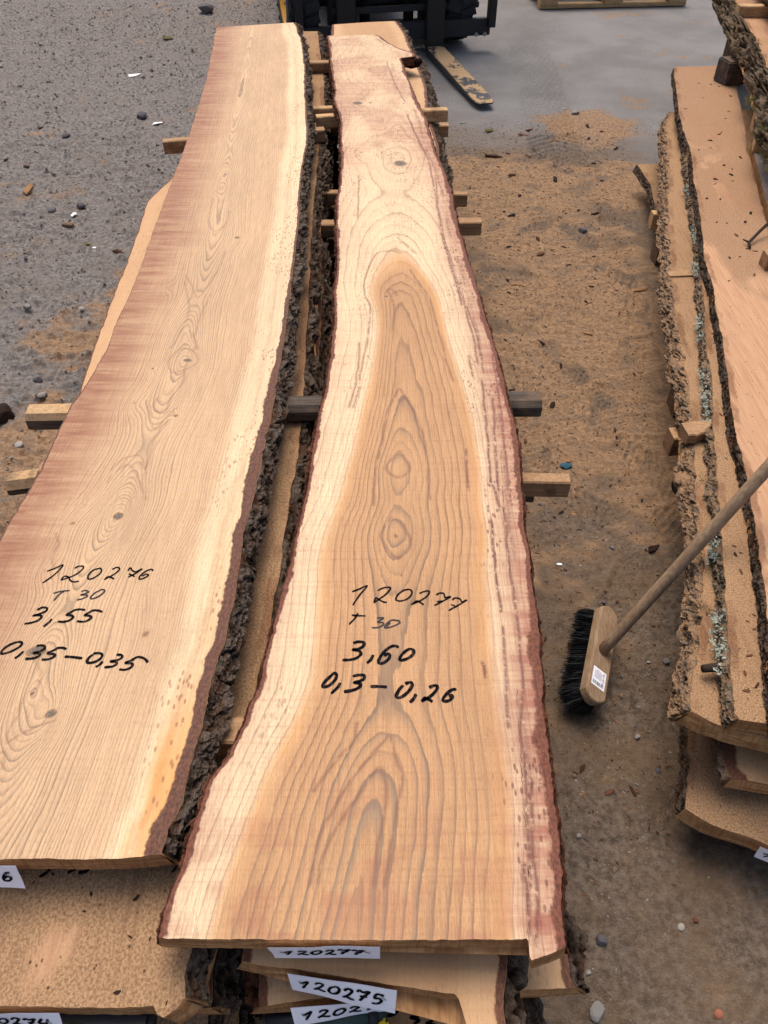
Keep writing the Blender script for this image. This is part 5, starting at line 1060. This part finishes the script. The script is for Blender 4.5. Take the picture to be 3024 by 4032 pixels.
def ground_h(X, Y):
    near = np.exp(-((np.maximum(np.abs(X) - 3, 0)) / 2.0) ** 2) * np.exp(-(np.maximum(np.abs(Y - 4) - 4, 0) / 2.0) ** 2)
    left = sstep(-.4, -.8, X)
    conc = conc_mask(X, Y)
    h = .010 * (fbm(X / .6, Y / .6, 3, 2) - .5)
    h = h + (1 - conc) * (.010 * (fbm(X / .10, Y / .08, 4, 5, .6) - .5) + .004 * (fbm(X / .022, Y / .018, 3, 6) - .5))
    h = h + left * (.024 * (fbm(X / .10, Y / .06, 4, 15, .68) - .5) + .03 * np.maximum(fbm(X / .035, Y / .022, 3, 16) - .54, 0) * 2)
    # soft ruts and scuffs
    h = h + (1 - conc) * (1 - left) * .013 * (np.abs(fbm(X / .13 + .8 * fbm(X / .2, Y / .2, 2, 3), Y / .09, 3, 44) - .5) * -2 + .5)
    for (px, py, a, L) in PRINTS:
        dx, dy = X - px, Y - py
        u = dx * math.cos(a) + dy * math.sin(a); v = -dx * math.sin(a) + dy * math.cos(a)
        wq = .048 - .010 * np.exp(-((v + .02) / .05) ** 2); q = (np.abs(u / wq) ** 2.6 + np.abs(v / (L / 2)) ** 3.4) ** .36; m = sstep(1.12, .92, q); rim = np.exp(-((q - 1.16) / .12) ** 2)
        tr = np.cos((u + np.abs(v * .0)) * 2 * math.pi / .021) * np.cos((v + .4 * u) * 2 * math.pi / .024)
        h = h - m * (.005 + .0060 * tr * sstep(.15, .45, fbm(X / .06, Y / .06, 2, 8))) + .0035 * rim * sstep(.4, .6, fbm(X / .07, Y / .07, 2, 28))
    # tyre tread trail by the fork
    t = X - (.95 + .06 * (Y - 5)); band = sstep(.17, .12, np.abs(t)) * sstep(3.9, 4.3, Y) * sstep(6.6, 6.0, Y)
    h = h + band * .012 * np.sin((Y + np.abs(t) * .8) * 2 * math.pi / .06)
    return (h - .004) * near - .002
def conc_mask(X, Y):
    e = Y - 4.15 + .9 * (fbm(X / .5, Y / .4, 4, 31, .6) - .5) + .35 * (X - .9)
    return sstep(-.35, .55, e) * sstep(-.1, .5, X + .15 * (Y - 5) )
GX, GY = np.meshgrid(gx, gy, indexing='xy')
GH = ground_h(GX, GY)
conc = conc_mask(GX, GY)
sawd = sstep(.12, .72, .62 * fbm(GX / .30, GY / .26, 4, 21, .58) + .38 * fbm(GX / .07, GY / .05, 4, 22, .6) + .42 * np.exp(-((GX - .62) / .55) ** 2) * sstep(.55, 1.9, GY) * sstep(4.6, 3.8, GY) + .44 * np.exp(-((GX + .82) / .34) ** 2) * sstep(.9, 1.3, GY) * sstep(3.4, 2.4, GY) - .30)
tong = np.exp(-(((GX - 1.15) - .15 * (GY - 4.6)) / .35) ** 2 - ((GY - 4.55) / .32) ** 2) + np.exp(-((GX - 1.25) / .35) ** 2 - ((GY - 3.7) / .35) ** 2)
for (px, py, a, L) in PRINTS:
    u = (GX - px) * math.cos(a) + (GY - py) * math.sin(a); v = -(GX - px) * math.sin(a) + (GY - py) * math.cos(a); q = (np.abs(u / .046) ** 2.6 + np.abs(v / (L / 2)) ** 3.4) ** .36
    sawd = sawd - .45 * sstep(1.05, .85, q) * sstep(.35, .6, fbm(GX / .05, GY / .05, 3, 88) + .25 * np.cos(u * 2 * math.pi / .021) * np.cos((v + .4 * u) * 2 * math.pi / .024))
sawd = np.clip(np.maximum(sawd, sstep(.2, .9, tong + .6 * (fbm(GX / .12, GY / .1, 4, 33) - .5))), 0, 1)
V = np.stack([GX, GY, GH], -1).reshape(-1, 3)
M = Mat('yard_ground')
n1 = M.noise(M.map((55, 55, 1)), 1, 5, .7); n2 = M.noise(M.map((6, 6, 1)), 1, 5, .6); n3 = M.noise(M.map((260, 260, 1)), 1, 3, .7)
dirt = M.mix(M.rng(n1, .32, .68), lin(138, 121, 105), lin(92, 78, 66))
dirt = M.mix(M.rng(n2, .35, .7, 0, .75), dirt, lin(126, 103, 80))
grav = M.mix(M.rng(n1, .36, .66), lin(152, 145, 139), lin(96, 90, 86))
grav = M.mix(M.rng(n2, .4, .65, 0, .6), grav, lin(134, 125, 117))
saw_ = M.mix(M.rng(M.add(n1, M.mul(M.add(n3, -.5), .5)), .3, .7), lin(186, 150, 114), lin(134, 105, 79))
saw_ = M.mix(M.rng(M.noise(M.map((16, 20, 1), (2, 5, 0)), 1, 4, .65), .45, .68, 0, .7), saw_, lin(138, 116, 97))
cn = M.noise(M.map((2.2, 2.2, 1)), 1, 5, .6)
con = M.mix(M.rng(cn, .3, .7), lin(146, 143, 140), lin(128, 124, 121))
con = M.mix(M.rng(n3, .5, .75, 0, .4), con, lin(112, 108, 108))
col = M.mix(M.attr('left'), dirt, grav)
col = M.mix(M.attr('conc'), col, con)
sm = M.rng(M.add(M.attr('sawd'), M.mul(M.add(n1, -.5), .9)), .25, .75)
col = M.mix(M.mul(sm, .92), col, saw_)
d, dc = M.voro(M.map((120, 110, 1)), 1.0)
col = M.mix(M.mul(M.rng(d, .08, .2, 1, 0), M.mul(M.rng(M.noise(M.map((60, 60, 1), (9, 9, 0)), 1, 2), .55, .62), .7)), col, lin(58, 44, 36))
d2, _ = M.voro(M.map((70, 64, 1), (5, 3, 0)), 1.0)
col = M.mix(M.mul(M.rng(d2, .07, .14, 1, 0), M.mul(M.rng(M.noise(M.map((40, 40, 1), (1, 9, 0)), 1, 2), .58, .64), .8)), col, lin(186, 178, 168))
n4 = M.noise(M.map((420, 380, 1), (3, 1, 0)), 1, 3, .75)
col = M.mix(M.rng(M.add(M.mul(n4, .5), M.mul(M.noise(M.map((110, 130, 1), (8, 2, 0)), 1, 4, .7), .5)), .53, .40, 0, .34), col, lin(70, 57, 47))
col = M.mix(M.rng(n4, .60, .74, 0, .45), col, lin(198, 176, 150))
gm = M.out(col, .95, M.bump(M.add(M.add(n1, M.mul(n3, .6)), M.mul(n4, .4)), .9, .010), .08)
gr = np_mesh('ground', V, grid_quads(len(gy), len(gx)), gm, None, True, dict(conc=conc.ravel(), left=sstep(-.2, -1.2, GX - .25 * np.minimum(GY - 2, 2) + .5 * (fbm(GX / .4, GY / .4, 3, 61) - .5)).ravel() , sawd=sawd.ravel()))
tag(gr, kind='structure')
def gz(x, y): return float(ground_h(np.array([x], float), np.array([y], float))[0])

# ------------------------------------------------------------------ stones, chips and litter
def in_pile(x, y):
    if -.75 < x < .36 and y < 4.2: return True
    if x > .60 + .19 * (y - .6) - .02 and y < 4.4: return True
    return False
def stone_mesh(seed, sub=2):
    bm = bmesh.new(); bmesh.ops.create_icosphere(bm, subdivisions=sub, radius=1); r_ = random.Random(seed)
    pl = [Vector((r_.gauss(0, 1), r_.gauss(0, 1), r_.gauss(0, 1))).normalized() for _ in range(9)]; cut = [r_.uniform(.55, .9) for _ in pl]
    for v in bm.verts:
        for p_, c_ in zip(pl, cut):
            e = v.co.dot(p_) - c_
            if e > 0: v.co -= p_ * e
        v.co.z *= .7
    me = bpy.data.meshes.new('stone'); bm.to_mesh(me); bm.free(); return me
SM = [stone_mesh(s) for s in range(6)]
def psize(r): return 'tiny' if r < .008 else ('small' if r < .013 else 'large')
def pzone(x, y):
    if x > .3: return 'by the board ends' if y < .8 else 'by the broom' if y < 1.15 else 'by the square stick ends' if y < 1.75 else 'along the waisted board' if y < 2.4 else 'at the narrow waist' if y < 3.1 else 'by the paired stick ends' if y < 3.8 else 'near the fork tip'
    return 'below the dark stick' if y < 1.4 else 'beside the jutting board' if y < 2.3 else 'beside the tan stick' if y < 3.2 else 'out past the jutting board' if y < 4.4 else 'far out toward the wheel'
MC = {0: 'brown', 1: 'red-brown', 2: 'blackish', 3: 'tan'}; SC = ['grey', 'light grey', 'dark grey', 'pale', 'brownish']
def stone(x, y, r, mi, label, group=None, name='stone', sub=0):
    me = SM[mi % 6].copy(); me.materials.append(MT[sub] if isinstance(sub, str) else MT['stone%d' % (mi % 5)])
    o = bpy.data.objects.new(name, me); COL.objects.link(o); a = random.uniform(0, 6.28)
    o.location = (x, y, gz(x, y) + r * .28); o.rotation_euler = (random.uniform(-.3, .3), random.uniform(-.3, .3), a); o.scale = (r * random.uniform(.8, 1.2), r * random.uniform(.7, 1), r * .8)
    return tag(o, label, 'stone', group)
for (px, r, mi, lab, sub) in [([(0.3834,0.4264)][0], .012, 2, 'wedge of blue-grey stone beside the streaked board end', 0), ([(0.356,0.318)][0], .016, 1, 'largest pale grey stone near the waisted stack end', 0), ([(0.3525,0.3758)][0], .006, 4, 'small tan pebble between the two grey stones', 'stone3'),
      ([(0.5326,0.4483)][0], .007, 3, 'whitish pebble alone in the bare dirt', 'stone3'), ([(0.5579,0.3148)][0], .009, 0, 'orange brick crumb in the dirt', 'orangebit'), ([(0.5622,0.4602)][0], .007, 2, 'dark red-brown pebble in the dirt', 'chip1'),
      ([(-1.1532,2.1222)][0], .024, 2, 'round grey cobble by the sawdust on the gravel side', 'stone0'), ([(-1.1031,1.7855)][0], .017, 3, 'pale angular stone on the gravel side below the weathered stick', 'stone3'), ([(-1.2079,1.9293)][0], .05, 2, 'big black lump on the gravel side', 'chip2'),
      ([(-1.4064,7.0796)][0], .075, 0, 'large rounded stone far back in the gravel', 'stone0'), ([(-1.3739,4.6597)][0], .038, 2, 'dark angular stone in the gravel beside the foil scrap', 'stone2'), ([(-1.3873,3.4759)][0], .028, 2, 'dark grey stone at the edge of the sawdust in the gravel', 'stone2'),
      ([(-1.3817,3.2681)][0], .028, 4, 'brownish stone at the edge of the sawdust in the gravel', 'stone4'), ([(-1.5027,3.4271)][0], .026, 0, 'grey flat stone near the dark ones by the sawdust', 'stone0'), ([(0.6517,1.0106)][0], .010, 0, 'grey pebble beside the broom', 'stone0'),
      ([(0.4098,0.9706)][0], .009, 2, 'dark pebble touching the broom bristles', 'stone2'), ([(0.5405,0.8206)][0], .009, 1, 'light grey pebble on the path before the broom', 'stone1'), ([(1.1015,4.7499)][0], .024, 1, 'pale grey stone at the rim of the concrete', 'stone1'), ([(0.864,3.2326)][0], .026, 2, 'grey stone pressed into the sawdust path', 'stone2')]:
    stone(px[0], px[1], r, mi, lab, None, 'stone', sub if sub else 'stone%d' % (mi % 5))
i = 0
while i < 70:
    x, y = random.uniform(-2.8, -.78), random.uniform(.9, 6.6)
    if in_pile(x, y): continue
    r = random.choice([.006, .007, .008, .010, .012, .016]) * (1 + .10 * y)
    stone(x, y, r, i, '%s %s stone in the gravel %s' % (psize(r * .7), SC[i % 5], pzone(x, y)), 'gravel stones on the pale board side'); i += 1
i = 0
while i < 45:
    x, y = random.uniform(.36, 1.2), random.uniform(.33, 1.6)
    if in_pile(x, y): continue
    r = random.choice([.0035, .004, .005, .007])
    stone(x, y, r, i, '%s %s pebble on the dirt %s' % ('tiny' if r < .0045 else 'small', SC[i % 5], pzone(x, y)), 'tiny pebbles on the path'); i += 1
# gravel too fine to count
def scatter(name, n, xr, yr, rmin, rmax, mat, seed, flat=.5, label=None, ok=None, slim=.5):
    r_ = random.Random(seed); V, T = [], []
    ph = (1 + 5 ** .5) / 2
    oct_ = [(1, 0, 0), (-1, 0, 0), (0, 1, 0), (0, -1, 0), (0, 0, 1), (0, 0, -1)]; of = [(0, 2, 4), (2, 1, 4), (1, 3, 4), (3, 0, 4), (2, 0, 5), (1, 2, 5), (3, 1, 5), (0, 3, 5)]
    pts = []
    while len(pts) < n:
        x, y = r_.uniform(*xr), r_.uniform(*yr)
        if in_pile(x, y) or (ok and not ok(x, y, r_)): continue
        pts.append((x, y))
    zs = ground_h(np.array([p[0] for p in pts]), np.array([p[1] for p in pts]))
    for (x, y), z in zip(pts, zs):
        r = r_.uniform(rmin, rmax) * (1 + .1 * y); a = r_.uniform(0, 6.28); el = r_.uniform(slim, slim * 2); b = len(V); ca, sa = math.cos(a), math.sin(a)
        for (u, v, w_) in oct_:
            u, v, w_ = u * r * r_.uniform(.7, 1.2), v * r * el * r_.uniform(.7, 1.2), w_ * r * flat * r_.uniform(.7, 1.2)
            V.append((x + u * ca - v * sa, y + u * sa + v * ca, z + w_ + r * flat * .25))
        T += [(b + i_, b + j_, b + k_) for i_, j_, k_ in of]
    o = np_mesh(name, V, T, mat, None, False); return tag(o, label or name.replace('_', ' '), None, None, 'stuff')
gmat = Mat('gravel_mixed'); gmc = gmat.ramp(gmat.noise(gmat.map((23, 23, 1)), 1, 1), [(.3, lin(84, 78, 73)), (.5, lin(122, 113, 104)), (.7, lin(162, 152, 140))]); gmat = gmat.out(gmc, .95, None, .1)
scatter('gravel', 9000, (-3.2, -.76), (.8, 7.4), .002, .0075, gmat, 1, .6, 'fine grey gravel scattered on the ground')
scatter('grit', 2400, (.34, 1.3), (.30, 2.2), .0010, .0028, gmat, 2, .6, 'fine pale grit on the path')
cmat = Mat('litter_mixed'); cmc = cmat.ramp(cmat.noise(cmat.map((31, 31, 1)), 1, 1), [(.3, lin(52, 38, 30)), (.5, lin(92, 66, 48)), (.75, lin(168, 128, 92))]); cmat = cmat.out(cmc, .95, None, .1)
scatter('bark_crumbs', 4200, (.34, 1.6), (.6, 4.6), .0010, .0042, cmat, 3, .45, 'fine bark crumbs strewn over the sawdust')
scatter('splinters', 1300, (.34, 1.5), (.5, 4.4), .003, .0095, cmat, 8, .16, 'fine bark splinters strewn over the path', None, .2)
scatter('bark_crumbs', 900, (-1.9, -.76), (.9, 4.2), .002, .006, cmat, 4, .45, 'fine bark crumbs strewn beside the pale stack')
# bark chips one can pick out
def chip_mesh(seed):
    r_ = random.Random(seed); n = 6; bm = bmesh.new(); top, bot = [], []
    for i_ in range(n):
        a = 2 * math.pi * i_ / n + r_.uniform(-.3, .3); x, y = math.cos(a) * r_.uniform(.75, 1.1), math.sin(a) * r_.uniform(.2, .42); z = .10 * math.sin(x * 2.5 + seed)
        top.append(bm.verts.new((x, y, z + .13 + r_.uniform(-.05, .06)))); bot.append(bm.verts.new((x, y, z - .05)))
    bm.faces.new(top); bm.faces.new(bot[::-1])
    for k_ in range(n): bm.faces.new((bot[k_], bot[(k_ + 1) % n], top[(k_ + 1) % n], top[k_]))
    me = bpy.data.meshes.new('bark_chip'); bm.to_mesh(me); bm.free(); return me
CM = {}
for s_ in range(8):
    for m_ in range(4):
        me = chip_mesh(s_); me.materials.append(MT['chip%d' % m_]); CM[(s_, m_)] = me
def chip(x, y, z, r, label, group, s_=None, m_=None, name='bark_chip'):
    o = bpy.data.objects.new(name, CM[(s_ if s_ is not None else random.randrange(8), m_ if m_ is not None else random.choice([0, 0, 1, 2, 2, 3]))]); COL.objects.link(o)
    o.location = (x, y, z + r * .06); o.rotation_euler = (random.uniform(-.12, .12), random.uniform(-.12, .12), random.uniform(0, 6.28)); o.scale = (r, r, r)
    return tag(o, label, 'bark chip', group)
i = 0
while i < 130:
    x, y = random.uniform(.36, 1.5), random.uniform(.9, 4.6)
    if in_pile(x, y): continue
    r = random.choice([.005, .006, .007, .009, .011, .017]); m_ = random.choice([0, 0, 1, 2, 2, 3])
    chip(x, y, gz(x, y), r * (1 + .12 * y), '%s %s bark chip on the sawdust path %s' % (psize(r), MC[m_], pzone(x, y)), 'bark chips on the path', m_=m_); i += 1
for i in range(26):
    x, y = random.uniform(-2.2, -.8), random.uniform(1.0, 5.0); m_ = random.randrange(4); r = random.uniform(.010, .025); chip(x, y, gz(x, y), r, '%s %s bark chip on the gravel %s' % (psize(r * .7), MC[m_], pzone(x, y)), 'bark chips on the gravel', m_=m_)
for i in range(34):
    y = random.uniform(2.1, 4.1); l, r = float(LMf(np.array([y]))[0]), float(RMf(np.array([y]))[0]); x = random.uniform(l + .02, r - .03)
    m_ = random.choice([0, 1, 2, 2]); chip(x, y, .36, random.uniform(.006, .013), 'tiny %s chip on the broad board %s' % (MC[m_], 'by the twig' if y < 2.6 else 'by the tilted block' if y < 3.2 else 'by its far cut end'), 'chips on the broad board', m_=m_)
for i in range(26):
    y = random.uniform(.72, 2.2); l = float(LNf(np.array([y]))[0]); x = random.uniform(l + .02, min(l + .11, float(LMf(np.array([y]))[0]) - .012))
    m_ = random.choice([0, 1, 2]); 
    if x > l + .015: chip(x, y, .325, random.uniform(.004, .009), 'tiny %s chip on the lichen-edged board %s' % (MC[m_], 'by its cut end' if y < 1.0 else 'under the broom handle' if y < 1.4 else 'past the broom handle'), 'chips on the lichen-edged board', m_=m_)
for px, r in [([(-0.2882,0.3147)][0], .006), ([(-0.3418,0.3197)][0], .004), ([(-0.2865,0.2193)][0], .005), ([(-0.2499,0.3473)][0], .006), ([(-0.3932,0.3414)][0], .003), ([(-0.3448,0.3006)][0], .003), ([(-0.2629,0.272)][0], .003), ([(-0.2854,0.2739)][0], .004), ([(-0.2318,0.2091)][0], .003)]:
    chip(px[0], px[1], .55, r, 'tiny dark chip on the sawdust of the 120274 board', 'chips on the 120274 board', m_=2)
for px, r, lab, m_ in [([(0.5591,4.0789)][0], .045, 'long brown bark strip on the sawdust near the fork', 0), ([(1.0019,2.7315)][0], .038, 'pale split splinter beside the lichen-edged stack', 3), ([(0.831,3.7853)][0], .035, 'long dark bark sliver in the middle of the path', 2), ([(0.5597,2.3529)][0], .02, 'upright black bark curl on the path', 2),
                   ([(0.7106,1.365)][0], .028, 'dark bark splinter just above the broom handle', 2), ([(0.4108,0.7514)][0], .014, 'grey-brown bark flake before the broom', 0), ([(0.4567,0.6992)][0], .014, 'curled bark flake on the bare dirt', 1), ([(0.505,0.7025)][0], .014, 'flat bark flake beside the curled one', 0),
                   ([(0.643,0.8654)][0], .017, 'shiny black bark piece by the cut board ends', 2), ([(-1.6792,3.6493)][0], .06, 'grey flat wood scrap on the gravel', 3), ([(-1.1054,3.0274)][0], .03, 'brown bark sliver by the green leaf', 0)]:
    chip(px[0], px[1], gz(*px), r, lab, None, m_=m_)
def scrap(px, r, mat, label, cat, name):
    bm = bmesh.new(); n = 7; c = bm.verts.new((px[0], px[1], gz(*px) + r * .35)); vs_ = []
    for k_ in range(n):
        a = 2 * math.pi * k_ / n; q = r * random.uniform(.6, 1.2); x, y = px[0] + math.cos(a) * q, px[1] + math.sin(a) * q * .7; vs_.append(bm.verts.new((x, y, gz(x, y) + .002 + random.uniform(0, .3) * r)))
    for k_ in range(n): bm.faces.new((c, vs_[k_], vs_[(k_ + 1) % n]))
    o = bm_obj(name, bm, MT[mat], None, (px[0], px[1], gz(*px))); tag(o, label, cat)
    md = o.modifiers.new('s', 'SOLIDIFY'); md.thickness = .001
for px, r, mat, lab, cat, nm in [([(-1.5795,5.4239)][0], .05, 'white', 'crumpled whitish plastic scrap far out on the gravel', 'litter', 'plastic_scrap'), ([(-1.2535,4.5557)][0], .035, 'white', 'shiny white foil scrap beside the pale board on the gravel', 'litter', 'plastic_scrap'), ([(-1.3971,3.3925)][0], .02, 'white', 'small white scrap by the dark stones on the gravel', 'litter', 'plastic_scrap'),
      ([(-1.2659,3.1021)][0], .03, 'leaf', 'olive green fallen leaf on the gravel edge', 'leaf', 'leaf'), ([(-1.2149,3.0652)][0], .013, 'white', 'white scrap beside the olive leaf', 'litter', 'plastic_scrap'), ([(-1.5517,6.2821)][0], .05, 'leaf', 'dry yellowish leaf far out on the gravel', 'leaf', 'leaf'), ([(0.5369,1.6903)][0], .022, 'bluebit', 'blue-green rag shred on the sawdust path', 'rag', 'rag_shred'),
      ([(1.0517,4.7943)][0], .014, 'white', 'bright white scrap at the rim of the concrete', 'litter', 'plastic_scrap'), ([(0.4534,1.3119)][0], .008, 'white', 'small white paper scrap beside the reddish board edge', 'litter', 'plastic_scrap'), ([(0.5757,4.4536)][0], .03, 'leaf', 'moss wisp on the sawdust near the fork tip', 'moss', 'moss_wisp')]:
    scrap(px, r, mat, lab, cat, nm)
